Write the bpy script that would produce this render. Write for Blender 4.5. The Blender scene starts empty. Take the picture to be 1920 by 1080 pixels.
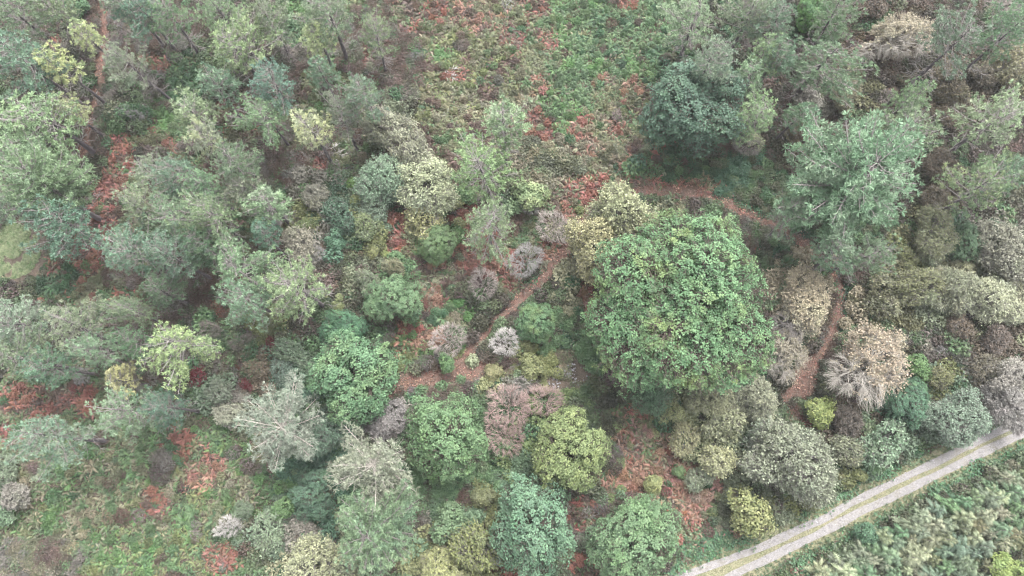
import bpy, math, random
import numpy as np
from mathutils import Vector, Euler

# ------------------------------------------------------------------ camera, sky, sun, exposure
SC = bpy.context.scene
H, TH, F = 80.0, math.radians(13.6), 1280.0          # drone height, tilt off nadir, focal length in photo pixels
cam_d = bpy.data.cameras.new('camera'); cam = bpy.data.objects.new('camera', cam_d)
SC.collection.objects.link(cam); SC.camera = cam
cam.location = (0, 0, H); cam.rotation_euler = (TH, 0, 0)
cam_d.sensor_width = 36; cam_d.lens = F / 1920 * 36; cam_d.clip_end = 3000

SUN_EL, SUN_AZ = math.radians(58), math.radians(25)   # azimuth clockwise from +Y (top of the picture)
W = bpy.data.worlds.new('World'); SC.world = W; W.use_nodes = True
nt = W.node_tree; nt.nodes.clear()
sky = nt.nodes.new('ShaderNodeTexSky'); sky.sky_type = 'NISHITA'; sky.sun_disc = False
sky.sun_elevation = SUN_EL; sky.sun_rotation = SUN_AZ; sky.air_density = 1.0; sky.dust_density = 4.0
hs = nt.nodes.new('ShaderNodeHueSaturation'); hs.inputs['Saturation'].default_value = 0.12   # overcast: nearly white cloud light
bg = nt.nodes.new('ShaderNodeBackground'); bg.inputs['Strength'].default_value = 0.15
wo = nt.nodes.new('ShaderNodeOutputWorld')
nt.links.new(sky.outputs[0], hs.inputs['Color']); nt.links.new(hs.outputs[0], bg.inputs['Color']); nt.links.new(bg.outputs[0], wo.inputs[0])
sd = bpy.data.lights.new('sun', 'SUN'); sd.energy = 1.05; sd.angle = math.radians(28); sd.color = (1.0, 0.97, 0.92)
sun = bpy.data.objects.new('sun', sd); SC.collection.objects.link(sun)
sv = Vector((math.sin(SUN_AZ) * math.cos(SUN_EL), math.cos(SUN_AZ) * math.cos(SUN_EL), math.sin(SUN_EL)))
sun.rotation_euler = sv.to_track_quat('Z', 'Y').to_euler()
vs = SC.view_settings; vs.view_transform = 'Standard'; vs.look = 'None'; vs.exposure = 2.66; vs.gamma = 1.0
SC.cycles.use_denoising = True; SC.cycles.filter_width = 1.2     # keep the fine leaf detail
SC.cycles.max_bounces = 6; SC.cycles.diffuse_bounces = 3; SC.cycles.transmission_bounces = 3

# ------------------------------------------------------------------ small helpers
C = SC.collection
K = 0.44                                               # photo colour -> base colour
def lin(c, k=None):
    k = K if k is None else k
    out = []
    for v in c:
        v = v / 255.0
        out.append((v / 12.92 if v <= 0.04045 else ((v + 0.055) / 1.055) ** 2.4) * k)
    return tuple(out)
def hgt(x, y):                                          # gentle ground relief
    return 0.35 * np.sin(x * 0.11 + 1.3) * np.cos(y * 0.13 + 0.4) + 0.22 * np.sin(x * 0.31 + y * 0.27) + 0.12 * np.sin(x * 0.5 - y * 0.43 + 2)
ct, st = math.cos(TH), math.sin(TH)
def unproj(px, py, z):
    u = (px - 960.0) / F; v = (540.0 - py) / F
    dy = v * ct + st; dz = v * st - ct
    t = (z - H) / dz
    return u * t, dy * t, t                             # x, y, depth along the optical axis
def ground_at(px, py):
    z = 0.0
    for _ in range(3):
        x, y, t = unproj(px, py, z); z = hgt(x, y)
    return x, y, z
def proj(x, y, z):
    zc = z - H
    cy = y * ct + zc * st; cz = -y * st + zc * ct
    return 960 + F * x / -cz, 540 - F * cy / -cz
_h = np.random.default_rng(5).random((256, 256))
def vnoise(x, y):
    x = np.asarray(x, float); y = np.asarray(y, float)
    xi = np.floor(x).astype(int); yi = np.floor(y).astype(int); fx = x - xi; fy = y - yi
    fx = fx * fx * (3 - 2 * fx); fy = fy * fy * (3 - 2 * fy)
    a = _h[xi % 256, yi % 256]; b = _h[(xi + 1) % 256, yi % 256]; c = _h[xi % 256, (yi + 1) % 256]; d = _h[(xi + 1) % 256, (yi + 1) % 256]
    return (a * (1 - fx) + b * fx) * (1 - fy) + (c * (1 - fx) + d * fx) * fy
def norm(a):
    return a / np.maximum(np.linalg.norm(a, axis=-1, keepdims=True), 1e-9)

def mesh_from(name, parts, mat):
    """parts: list of (verts (n,3), faces (m,k), tint (m,)) joined into one mesh"""
    mats = mat if isinstance(mat, (list, tuple)) else [mat]
    nv = sum(len(p[0]) for p in parts)
    V = np.concatenate([p[0] for p in parts]).astype(np.float32)
    loops, starts, tot, tint, mi = [], [], [], [], []
    off = 0; ls = 0
    for p in parts:
        f = p[1] + off; off += len(p[0]); m, k = f.shape
        loops.append(f.ravel()); starts.append(ls + np.arange(m) * k); tot.append(np.full(m, k)); ls += m * k
        tint.append(p[2] if p[2] is not None else np.full(m, 0.5)); mi.append(np.full(m, p[3] if len(p) > 3 else 0))
    me = bpy.data.meshes.new(name)
    me.vertices.add(nv); me.vertices.foreach_set('co', V.ravel())
    L = np.concatenate(loops).astype(np.int32); S = np.concatenate(starts).astype(np.int32)
    me.loops.add(len(L)); me.loops.foreach_set('vertex_index', L)
    me.polygons.add(len(S)); me.polygons.foreach_set('loop_start', S)
    me.polygons.foreach_set('material_index', np.concatenate(mi).astype(np.int32))
    at = me.attributes.new('tint', 'FLOAT', 'FACE'); at.data.foreach_set('value', np.concatenate(tint).astype(np.float32))
    for m in mats: me.materials.append(m)
    me.update(calc_edges=True); me.validate()
    return me
def tubes(P, R, sides=3, tint=None):
    """P (N,k,3) centre lines, R (N,k) radii -> verts, quads"""
    N, k, _ = P.shape
    T = np.zeros_like(P); T[:, 1:-1] = P[:, 2:] - P[:, :-2]; T[:, 0] = P[:, 1] - P[:, 0]; T[:, -1] = P[:, -1] - P[:, -2]
    T = norm(T); ref = np.where(np.abs(T[..., 2:3]) > 0.9, np.array([1.0, 0, 0]), np.array([0, 0, 1.0]))
    A = norm(np.cross(T, ref)); B = np.cross(T, A)
    a = np.arange(sides) * 2 * np.pi / sides
    V = P[:, :, None] + R[:, :, None, None] * (np.cos(a)[:, None] * A[:, :, None] + np.sin(a)[:, None] * B[:, :, None])
    idx = np.arange(N * k * sides).reshape(N, k, sides); nx = np.roll(idx, -1, axis=2)
    Q = np.stack([idx[:, :-1], nx[:, :-1], nx[:, 1:], idx[:, 1:]], -1).reshape(-1, 4)
    t = None if tint is None else np.repeat(tint, (k - 1) * sides)
    return V.reshape(-1, 3), Q, (np.full(len(Q), 0.5) if t is None else t)
def leaves(Cn, D, Nn, L, Wd, tint, droop=0.15):
    """kite leaves: base Cn, direction D, normal Nn"""
    D = norm(D); S = norm(np.cross(D, Nn)); U = np.cross(S, D)
    L = L[:, None]; Wd = Wd[:, None]
    b = Cn; t = Cn + D * L - U * L * droop
    m = Cn + D * L * 0.45 + U * L * 0.06
    V = np.stack([b, m - S * Wd, t, m + S * Wd], 1).reshape(-1, 3)
    return V, np.arange(len(V)).reshape(-1, 4), tint
def rnd_dir(g, n):
    return norm(g.normal(size=(n, 3)))

# ------------------------------------------------------------------ materials
def nodes_mat(name):
    m = bpy.data.materials.new(name); m.use_nodes = True; m.node_tree.nodes.clear(); return m, m.node_tree.nodes, m.node_tree.links
def leaf_mat(name, instanced=False, transl=0.28, rough=0.62, spread=0.75, two=True):
    m, N, L = nodes_mat(name)
    if instanced:
        col = N.new('ShaderNodeAttribute'); col.attribute_type = 'INSTANCER'; col.attribute_name = 'col'; c = col.outputs['Color']
    else:
        oi = N.new('ShaderNodeObjectInfo'); c = oi.outputs['Color']
        if two:                                          # a second leaf colour in patches (yellowing or browning sprays)
            at2 = N.new('ShaderNodeAttribute'); at2.attribute_type = 'OBJECT'; at2.attribute_name = 'second_colour'
            tc = N.new('ShaderNodeTexCoord'); nz = N.new('ShaderNodeTexNoise'); nz.inputs['Scale'].default_value = 0.3; nz.inputs['Detail'].default_value = 3
            L.new(tc.outputs['Object'], nz.inputs['Vector'])
            mr = N.new('ShaderNodeMapRange'); mr.inputs[1].default_value = 0.48; mr.inputs[2].default_value = 0.72; L.new(nz.outputs['Fac'], mr.inputs[0])
            mx = N.new('ShaderNodeMix'); mx.data_type = 'RGBA'; L.new(mr.outputs[0], mx.inputs[0]); L.new(c, mx.inputs[6]); L.new(at2.outputs['Color'], mx.inputs[7]); c = mx.outputs[2]
    ta = N.new('ShaderNodeAttribute'); ta.attribute_name = 'tint'
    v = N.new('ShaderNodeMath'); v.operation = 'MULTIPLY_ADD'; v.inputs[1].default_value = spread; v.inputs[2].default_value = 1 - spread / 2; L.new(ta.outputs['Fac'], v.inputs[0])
    hu = N.new('ShaderNodeMath'); hu.operation = 'MULTIPLY_ADD'; hu.inputs[1].default_value = -0.035; hu.inputs[2].default_value = 0.5175; L.new(ta.outputs['Fac'], hu.inputs[0])
    h = N.new('ShaderNodeHueSaturation'); L.new(c, h.inputs['Color']); L.new(v.outputs[0], h.inputs['Value']); L.new(hu.outputs[0], h.inputs['Hue'])
    p = N.new('ShaderNodeBsdfPrincipled'); p.inputs['Roughness'].default_value = rough; p.inputs['Specular IOR Level'].default_value = 0.3; L.new(h.outputs[0], p.inputs['Base Color'])
    tr = N.new('ShaderNodeBsdfTranslucent'); L.new(h.outputs[0], tr.inputs['Color'])
    ms = N.new('ShaderNodeMixShader'); ms.inputs[0].default_value = transl; L.new(p.outputs[0], ms.inputs[1]); L.new(tr.outputs[0], ms.inputs[2])
    o = N.new('ShaderNodeOutputMaterial'); L.new(ms.outputs[0], o.inputs[0]); return m
def wood_mat(name, instanced=False):
    m, N, L = nodes_mat(name)
    if instanced:
        col = N.new('ShaderNodeAttribute'); col.attribute_type = 'INSTANCER'; col.attribute_name = 'col'; c = col.outputs['Color']
    else:
        oi = N.new('ShaderNodeObjectInfo'); c = oi.outputs['Color']
    tc = N.new('ShaderNodeTexCoord'); mp = N.new('ShaderNodeMapping'); mp.inputs['Scale'].default_value = (6, 6, 1.2); L.new(tc.outputs['Object'], mp.inputs[0])
    nz = N.new('ShaderNodeTexNoise'); nz.inputs['Scale'].default_value = 1.5; nz.inputs['Detail'].default_value = 4; L.new(mp.outputs[0], nz.inputs['Vector'])
    mr = N.new('ShaderNodeMapRange'); mr.inputs[1].default_value = 0.3; mr.inputs[2].default_value = 0.7; mr.inputs[3].default_value = 0.6; mr.inputs[4].default_value = 1.35; L.new(nz.outputs['Fac'], mr.inputs[0])
    h = N.new('ShaderNodeHueSaturation'); L.new(c, h.inputs['Color']); L.new(mr.outputs[0], h.inputs['Value'])
    p = N.new('ShaderNodeBsdfPrincipled'); p.inputs['Roughness'].default_value = 0.85; L.new(h.outputs[0], p.inputs['Base Color'])
    bp = N.new('ShaderNodeBump'); bp.inputs['Strength'].default_value = 0.5; bp.inputs['Distance'].default_value = 0.05; L.new(nz.outputs['Fac'], bp.inputs['Height']); L.new(bp.outputs[0], p.inputs['Normal'])
    o = N.new('ShaderNodeOutputMaterial'); L.new(p.outputs[0], o.inputs[0]); return m
def soil_mat(name, stops, scale=0.35, fine=9.0, speck=None, bump=0.5):
    """earth: large patches between the stops, fine litter specks"""
    m, N, L = nodes_mat(name)
    g = N.new('ShaderNodeNewGeometry')
    n1 = N.new('ShaderNodeTexNoise'); n1.inputs['Scale'].default_value = scale; n1.inputs['Detail'].default_value = 6; n1.inputs['Roughness'].default_value = 0.65; L.new(g.outputs['Position'], n1.inputs['Vector'])
    r = N.new('ShaderNodeValToRGB'); e = r.color_ramp.elements
    for i, (pos, c) in enumerate(stops):
        el = e[i] if i < 2 else e.new(pos)
        el.position = pos; el.color = (*lin(c), 1)
    L.new(n1.outputs['Fac'], r.inputs[0])
    n2 = N.new('ShaderNodeTexNoise'); n2.inputs['Scale'].default_value = fine; n2.inputs['Detail'].default_value = 3; L.new(g.outputs['Position'], n2.inputs['Vector'])
    mr = N.new('ShaderNodeMapRange'); mr.inputs[1].default_value = 0.35; mr.inputs[2].default_value = 0.65; mr.inputs[3].default_value = 0.62; mr.inputs[4].default_value = 1.4; L.new(n2.outputs['Fac'], mr.inputs[0])
    h = N.new('ShaderNodeHueSaturation'); L.new(r.outputs[0], h.inputs['Color']); L.new(mr.outputs[0], h.inputs['Value'])
    c = h.outputs[0]
    if speck:
        vo = N.new('ShaderNodeTexVoronoi'); vo.inputs['Scale'].default_value = 7.0; L.new(g.outputs['Position'], vo.inputs['Vector'])
        lt = N.new('ShaderNodeMath'); lt.operation = 'LESS_THAN'; lt.inputs[1].default_value = 0.22; L.new(vo.outputs['Distance'], lt.inputs[0])
        mx = N.new('ShaderNodeMix'); mx.data_type = 'RGBA'; L.new(lt.outputs[0], mx.inputs[0]); L.new(c, mx.inputs[6]); mx.inputs[7].default_value = (*lin(speck), 1); c = mx.outputs[2]
    p = N.new('ShaderNodeBsdfPrincipled'); p.inputs['Roughness'].default_value = 0.95; p.inputs['Specular IOR Level'].default_value = 0.15; L.new(c, p.inputs['Base Color'])
    bp = N.new('ShaderNodeBump'); bp.inputs['Strength'].default_value = bump; bp.inputs['Distance'].default_value = 0.12; L.new(n2.outputs['Fac'], bp.inputs['Height']); L.new(bp.outputs[0], p.inputs['Normal'])
    o = N.new('ShaderNodeOutputMaterial'); L.new(p.outputs[0], o.inputs[0]); return m

M_LEAF = leaf_mat('leaf'); M_NEEDLE = leaf_mat('needle', transl=0.18, rough=0.55, spread=0.7); M_WOOD = wood_mat('bark')
M_SLEAF = leaf_mat('ground_leaf', instanced=True, spread=0.8); M_STWIG = wood_mat('ground_twig', instanced=True)
M_SOIL = soil_mat('forest_floor', [(0.32, (68, 62, 54)), (0.5, (100, 90, 80)), (0.68, (122, 106, 94))])
M_PATH = soil_mat('red_earth', [(0.3, (92, 74, 66)), (0.46, (118, 90, 81)), (0.6, (116, 98, 88)), (0.75, (94, 98, 78))], scale=0.9, speck=(138, 114, 104))
M_CLEAR = soil_mat('dry_clearing', [(0.32, (138, 122, 104)), (0.5, (166, 150, 132)), (0.7, (136, 138, 108))], scale=0.5, speck=(196, 190, 184))
M_VERGE = soil_mat('verge_earth', [(0.3, (110, 114, 88)), (0.5, (132, 130, 104)), (0.7, (142, 134, 114))], scale=0.6)
M_MEADOW = soil_mat('meadow_earth', [(0.3, (158, 172, 126)), (0.55, (180, 190, 148))], scale=0.6)
M_GRAVEL = soil_mat('gravel_base', [(0.3, (122, 118, 117)), (0.48, (148, 144, 144)), (0.7, (132, 127, 119))], scale=1.1, fine=14, speck=(156, 154, 152), bump=0.35)

# ------------------------------------------------------------------ setting: ground, paths, track
def put(name, me, kind=None, label=None, cat=None, group=None, loc=(0, 0, 0)):
    o = bpy.data.objects.new(name, me); C.objects.link(o); o.location = loc
    if kind: o['kind'] = kind
    if label: o['label'] = label
    if cat: o['category'] = cat
    if group: o['group'] = group
    return o
def axis(lo, hi, step, far):
    a = np.arange(lo, hi + 1e-6, step)
    out = [far * -1.0, lo * 3, lo * 1.6]; out2 = [hi * 1.6, hi * 3, far]
    return np.array(out + list(a) + out2)
gx = axis(-90, 90, 0.75, 1500.0); gy = axis(-40, 90, 0.75, 1500.0)
X, Y = np.meshgrid(gx, gy, indexing='ij'); Z = hgt(X, Y)
V = np.stack([X, Y, Z], -1).reshape(-1, 3); I = np.arange(len(gx) * len(gy)).reshape(len(gx), len(gy))
Q = np.stack([I[:-1, :-1], I[1:, :-1], I[1:, 1:], I[:-1, 1:]], -1).reshape(-1, 4)
put('ground', mesh_from('ground', [(V, Q, None)], M_SOIL), 'structure', 'dark brown forest floor with leaf litter', 'ground')

def resample(pts, step=0.4):
    P = np.array([ground_at(*p)[:2] for p in pts])
    for _ in range(2):                                   # round the corners
        Qn = [P[0]]
        for a, b in zip(P[:-1], P[1:]): Qn += [a * 0.75 + b * 0.25, a * 0.25 + b * 0.75]
        P = np.array(Qn + [P[-1]])
    d = np.r_[0, np.cumsum(np.linalg.norm(np.diff(P, axis=0), axis=1))]
    s = np.arange(0, d[-1], step)
    return np.stack([np.interp(s, d, P[:, 0]), np.interp(s, d, P[:, 1])], 1)
def ribbon(name, P, w, lift, mat, label, cat, rough=0.25, n=5, crown=0.0, parent=None, seed=0):
    T = np.gradient(P, axis=0); T /= np.linalg.norm(T, axis=1, keepdims=True); Nn = np.stack([-T[:, 1], T[:, 0]], 1)
    s = np.arange(len(P)) * 0.4
    w = np.broadcast_to(w, (len(P),))
    wl = w * (1 + rough * 2 * (vnoise(s * 0.35, np.full(len(s), 3.3 + seed)) - 0.5) + rough * (vnoise(s * 0.9, np.full(len(s), 9.3 + seed)) - 0.5))
    wr = w * (1 + rough * 2 * (vnoise(s * 0.35, np.full(len(s), 23.3 + seed)) - 0.5) + rough * (vnoise(s * 0.9, np.full(len(s), 39.3 + seed)) - 0.5))
    f = np.linspace(-1, 1, n)
    off = np.where(f[None] < 0, f[None] * wl[:, None], f[None] * wr[:, None])
    xy = P[:, None] + Nn[:, None] * off[..., None]
    z = hgt(xy[..., 0], xy[..., 1]) + lift + crown * (1 - f[None] ** 2)
    V = np.concatenate([xy, z[..., None]], -1).reshape(-1, 3); I = np.arange(len(P) * n).reshape(len(P), n)
    Q = np.stack([I[:-1, :-1], I[1:, :-1], I[1:, 1:], I[:-1, 1:]], -1).reshape(-1, 4)[:, ::-1]
    return put(name, mesh_from(name, [(V, Q, None)], mat), 'structure', label, cat)
PATHS = {
 'loop': ([(700, 752), (752, 722), (830, 700), (885, 668), (925, 600), (1000, 545), (1058, 475), (1098, 408), (1160, 366), (1250, 356), (1335, 372), (1425, 408), (1500, 450), (1555, 495), (1578, 545), (1570, 605), (1535, 660), (1500, 715), (1468, 752)], 0.95),
 'left': ([(186, -40), (196, 20), (200, 70), (192, 130), (184, 180), (176, 220), (162, 265), (150, 310)], 0.9)}
RP = {}
for k_, (pts, w_) in PATHS.items(): RP[k_] = resample(pts)
ww = 0.85 + 1.0 * np.exp(-((np.arange(len(RP['loop'])) * 0.4 - 12) / 5.0) ** 2) + 1.0 * np.exp(-((np.arange(len(RP['loop']))[::-1] * 0.4 - 4) / 4.0) ** 2)
ribbon('path', RP['loop'], ww, 0.03, M_PATH, 'red earth footpath looping round the great round oak', 'path', 0.35)
ribbon('path', RP['left'], 1.8, 0.03, M_PATH, 'straight red earth path among the pines at upper left', 'path', 0.3, seed=7)
def patch(name, px, py, rx, ry, mat, lift, label, cat, seed):
    cx, cy, _ = ground_at(px, py); ex, ey, _ = ground_at(px + rx, py); fx, fy, _ = ground_at(px, py - ry)
    R1, R2 = abs(ex - cx), abs(fy - cy); n, k = 64, 8; V = [(cx, cy, hgt(cx, cy) + lift)]; Fc = []
    for j in range(1, k + 1):
        for i in range(n):
            a = 2 * math.pi * i / n; w = 1 + 0.35 * (float(vnoise(2 + 1.6 * math.cos(a) + seed, 2 + 1.6 * math.sin(a))) - 0.5) * 2
            x = cx + R1 * w * j / k * math.cos(a); y = cy + R2 * w * j / k * math.sin(a); V.append((x, y, hgt(x, y) + lift))
    tri = np.array([(0, 1 + i, 1 + (i + 1) % n) for i in range(n)])
    q = np.array([(1 + j * n + i, 1 + (j + 1) * n + i, 1 + (j + 1) * n + (i + 1) % n, 1 + j * n + (i + 1) % n) for j in range(k - 1) for i in range(n)])
    A = np.array(V); return put(name, mesh_from(name, [(A, tri, None), (np.zeros((0, 3)), q, None)], mat), 'structure', label, cat)
patch('clearing', 1055, 690, 75, 62, M_CLEAR, 0.05, 'dry beige clearing with scattered pale stones', 'clearing', 1)
patch('earth_patch', 892, 696, 62, 26, M_PATH, 0.045, 'wide red earth patch where the footpath opens', 'earth', 4)
patch('earth_patch', 1508, 705, 34, 48, M_PATH, 0.045, 'dark red earth patch between the two tan half-bare trees', 'earth', 9)
patch('earth_patch', 1668, 168, 34, 20, M_PATH, 0.025, 'red earth hollow under the white-branched tan tree', 'earth', 14)
patch('earth_patch', 528, 488, 20, 12, M_PATH, 0.025, 'small red earth gap between pines in mid left', 'earth', 19)
patch('meadow', 5, 470, 70, 55, M_MEADOW, 0.025, 'pale green meadow grass at the left edge', 'meadow', 24)
RUT1 = resample([(1150, 1125), (1262, 1085), (1322, 1066), (1385, 1042), (1440, 1020), (1540, 974), (1652, 916), (1740, 872), (1877, 808), (1990, 752), (2080, 705)])
RUT2 = resample([(1220, 1150), (1330, 1102), (1385, 1074), (1440, 1046), (1540, 1000), (1665, 935), (1765, 885), (1920, 813), (2030, 757), (2120, 712)])
MID = resample([(1185, 1138), (1296, 1094), (1354, 1070), (1412, 1044), (1440, 1033), (1540, 987), (1658, 926), (1752, 879), (1898, 811), (2010, 755), (2100, 708)])
ribbon('road', MID, 2.0, 0.03, M_VERGE, 'earth bed of the gravel track with grassy verges', 'track', 0.3, n=9)
ribbon('wheel_track', RUT1, 0.40, 0.075, M_GRAVEL, 'upper pale gravel wheel track of the lane', 'track', 0.3, seed=3)
ribbon('wheel_track', RUT2, 0.43, 0.075, M_GRAVEL, 'lower pale gravel wheel track of the lane', 'track', 0.3, seed=5)

# ------------------------------------------------------------------ prototypes: trees and shrubs (metres, base at z = 0)
def dome_points(g, n, up, down, lobes, lobe_amp, zmin=-0.75):
    i = np.arange(n) + 0.5
    z = 1 - (1 - zmin) * i / n; a = i * 2.399963 + g.random() * 6
    r = np.sqrt(np.maximum(0, 1 - z * z)); D = np.stack([r * np.cos(a), r * np.sin(a), z], 1)
    D = norm(D + g.normal(size=(n, 3)) * 0.05)
    LD = norm(np.stack([g.normal(size=lobes), g.normal(size=lobes), g.normal(size=lobes) * 0.6 + 0.35], 1)); LA = 0.6 + 0.6 * g.random(lobes)
    cs = D @ LD.T; ang = np.arccos(np.clip(cs, -1, 1)); wd = 0.75 * math.sqrt(6.0 / lobes)
    m = (np.exp(-(ang / wd) ** 2) * LA).max(1)
    rad = 1 - lobe_amp + lobe_amp * 1.15 * m
    out = D * rad[:, None]
    out[:, 2] *= np.where(out[:, 2] > 0, up, down)
    return out, D
def lobed_points(g, n, up, down, lobes, amp, zmin=-0.75):
    small = lobes < 16; core = 0.34 if small else 0.5
    k = lobes; D = norm(np.stack([g.normal(size=k), g.normal(size=k), g.normal(size=k) * 0.75 + 0.3], 1))
    lr = (0.17 + 0.62 / math.sqrt(k)) * g.uniform(0.65, 1.3, k); lc = D * np.clip(1.0 - lr - amp * 0.5 * g.random(k), 0.2, 0.85)[:, None]
    lc = np.concatenate([lc, [[0, 0, 0]]]); lr = np.r_[lr, core]
    m = n * 9; w = lr ** 2 / (lr ** 2).sum(); q = g.choice(len(lr), m, p=w); nd = rnd_dir(g, m)
    P = lc[q] + nd * lr[q][:, None] * (1 + (0.13 if small else 0.08) * g.normal(size=(m, 1)) + 0.3 * g.random((m, 1)) * (g.random((m, 1)) < 0.16))
    dist = np.linalg.norm(P[:, None] - lc[None], axis=2) / lr[None]; dist[np.arange(m), q] = 9
    ok = (dist.min(1) > 0.90) & (P[:, 2] > zmin); P, nd = P[ok][:n], nd[ok][:n]
    P = P.copy(); sk = g.uniform(0.78, 1.28) if small else g.uniform(0.93, 1.07); P[:, 0] *= sk; P[:, 1] /= sk; P[:, 2] *= np.where(P[:, 2] > 0, up, down)
    return P, nd
def hierarchy(g, E, centre, base, n_br, n_st, spread=0.62):
    """tie the end points E to branch nodes and stem nodes"""
    pick = g.choice(len(E), n_br, replace=False); B = centre + (E[pick] - centre) * (spread + 0.1 * g.random((n_br, 1)))
    ob = np.argmin(((E[:, None] - B[None]) ** 2).sum(-1), 1)
    pick = g.choice(n_br, n_st, replace=False); S = centre * 0.75 + base * 0.25 + (B[pick] - centre) * 0.42
    os_ = np.argmin(((B[:, None] - S[None]) ** 2).sum(-1), 1)
    return B, ob, S, os_
def curve3(A, B, g, sag, k=3):
    t = np.linspace(0, 1, k)[None, :, None]; P = A[:, None] * (1 - t) + B[:, None] * t
    L = np.linalg.norm(B - A, axis=1)[:, None, None]
    off = g.normal(size=(len(A), 1, 3)) * 0.75; off[..., 2] += sag
    return P + off * L * 0.12 * (4 * t * (1 - t))
def plant(seed, R, zc, up=0.8, down=0.6, ends=400, per=12, leaf=0.3, leafw=0.4, mode='rosette', lobes=9, amp=0.28, n_br=30, n_st=6,
          trunk_r=0.2, twig_r=0.02, bare=None, inner=0.0, fork=0.25, zmin=-0.75, clump=0.5, wood_sides=4, lobed=False):
    g = np.random.default_rng(seed)
    E, D = (lobed_points if lobed else dome_points)(g, ends, up, down, lobes, amp, zmin)
    ends = len(E)
    c = np.array([0, 0, zc]); E = c + E * R
    E[:, 2] = np.maximum(E[:, 2], 0.12 * R)
    base = np.zeros(3)
    B, ob, S, os_ = hierarchy(g, E, c, base, n_br, n_st)
    fk = np.array([0, 0, max(0.05, zc * fork)])
    wood = []
    wood.append(tubes(np.array([[[0, 0, -0.25], [0.02, 0.01, fk[2] * 0.5], fk]]), np.array([[trunk_r * 1.35, trunk_r * 1.05, trunk_r]]), 8))
    wood.append(tubes(curve3(np.repeat(fk[None], len(S), 0), S, g, 0.6, 4), np.tile(np.linspace(trunk_r * 0.62, trunk_r * 0.38, 4), (len(S), 1)), 5))
    wood.append(tubes(curve3(S[os_], B, g, 0.5, 4), np.tile(np.linspace(trunk_r * 0.34, trunk_r * 0.16, 4), (len(B), 1)), wood_sides))
    tw = tubes(curve3(B[ob], E, g, 0.4, 3), np.tile(np.array([max(twig_r, trunk_r * 0.13), twig_r, twig_r * 0.5]), (ends, 1)), 3)
    wood.append(tw)
    # side twigs
    k2 = 2 if ends < 700 else 1; src = np.repeat(np.arange(ends), k2); t = g.uniform(0.35, 0.85, len(src))[:, None]
    A2 = B[ob][src] * (1 - t) + E[src] * t; d2 = norm(E - B[ob])[src] + rnd_dir(g, len(src)) * 0.7
    E2 = A2 + norm(d2) * (0.16 * R * g.uniform(0.5, 1.1, len(src)))[:, None]
    wood.append(tubes(curve3(A2, E2, g, 0.3, 3), np.tile(np.array([twig_r * 0.8, twig_r * 0.6, twig_r * 0.35]), (len(src), 1)), 3))
    crown = None
    if per:
        keep = np.ones(ends, bool)
        if bare is not None:
            keep = g.random(ends) < bare(norm(E - c), g)
        ei = np.nonzero(keep)[0]
        ct_ = 0.5 + 0.34 * g.normal(size=ends); ct_ = np.clip(ct_, 0, 1)     # each spray has its own tone
        if mode == 'rosette':
            i = np.repeat(ei, per); n = len(i)
            out = (norm(E - c) * 0.4 + D * 0.6)[i]; out[:, 2] += 0.35; out = norm(out)
            rd = rnd_dir(g, n); rd -= out * (rd * out).sum(1, keepdims=True) * 0.65
            rd = norm(rd)
            sz = g.uniform(0.65, 1.15, ends)[i]
            Cn = E[i] + rd * (clump * g.random((n, 1)) ** 0.7 * sz[:, None]) * np.array([1, 1, 0.7]) + out * (clump * 0.25 * g.normal(size=n))[:, None]
            Nn = norm(out + rnd_dir(g, n) * 0.45)
            Ls = leaf * g.uniform(0.7, 1.25, n)
            tn = np.clip(ct_[i] * 0.6 + 0.4 * g.random(n), 0, 1)
            cr = [leaves(Cn, rd + out * 0.25, Nn, Ls, Ls * leafw, tn)]
            if inner:
                m = int(n * inner); q = g.integers(0, ends, m); ks = keep[q]; q = q[ks]; m = len(q)
                Ci = c + (E[q] - c) * g.uniform(0.55, 0.95, (m, 1)) + rnd_dir(g, m) * clump * 0.9
                Li = leaf * g.uniform(0.8, 1.3, m)
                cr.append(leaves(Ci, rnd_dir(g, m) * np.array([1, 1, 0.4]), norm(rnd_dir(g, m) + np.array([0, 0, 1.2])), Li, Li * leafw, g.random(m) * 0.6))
        else:                                                               # leaves strung along fine twigs
            i = np.repeat(ei, per); n = len(i)
            t = g.uniform(0.35, 1.08, (n, 1)) ** 0.8
            A = B[ob][i]; Cn = A * (1 - t) + E[i] * t + rnd_dir(g, n) * clump * g.random((n, 1))
            ax = norm(E - B[ob])[i]
            dd = norm(ax * 0.6 + rnd_dir(g, n)); Ls = leaf * g.uniform(0.6, 1.3, n)
            Nn = norm(D[i] * 0.8 + np.array([0, 0, 0.5]) + rnd_dir(g, n) * 0.8)
            tn = np.clip(ct_[i] * 0.45 + 0.55 * g.random(n), 0, 1)
            cr = [leaves(Cn, dd, Nn, Ls, Ls * leafw, tn)]
        crown = cr
    return wood, crown

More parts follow.
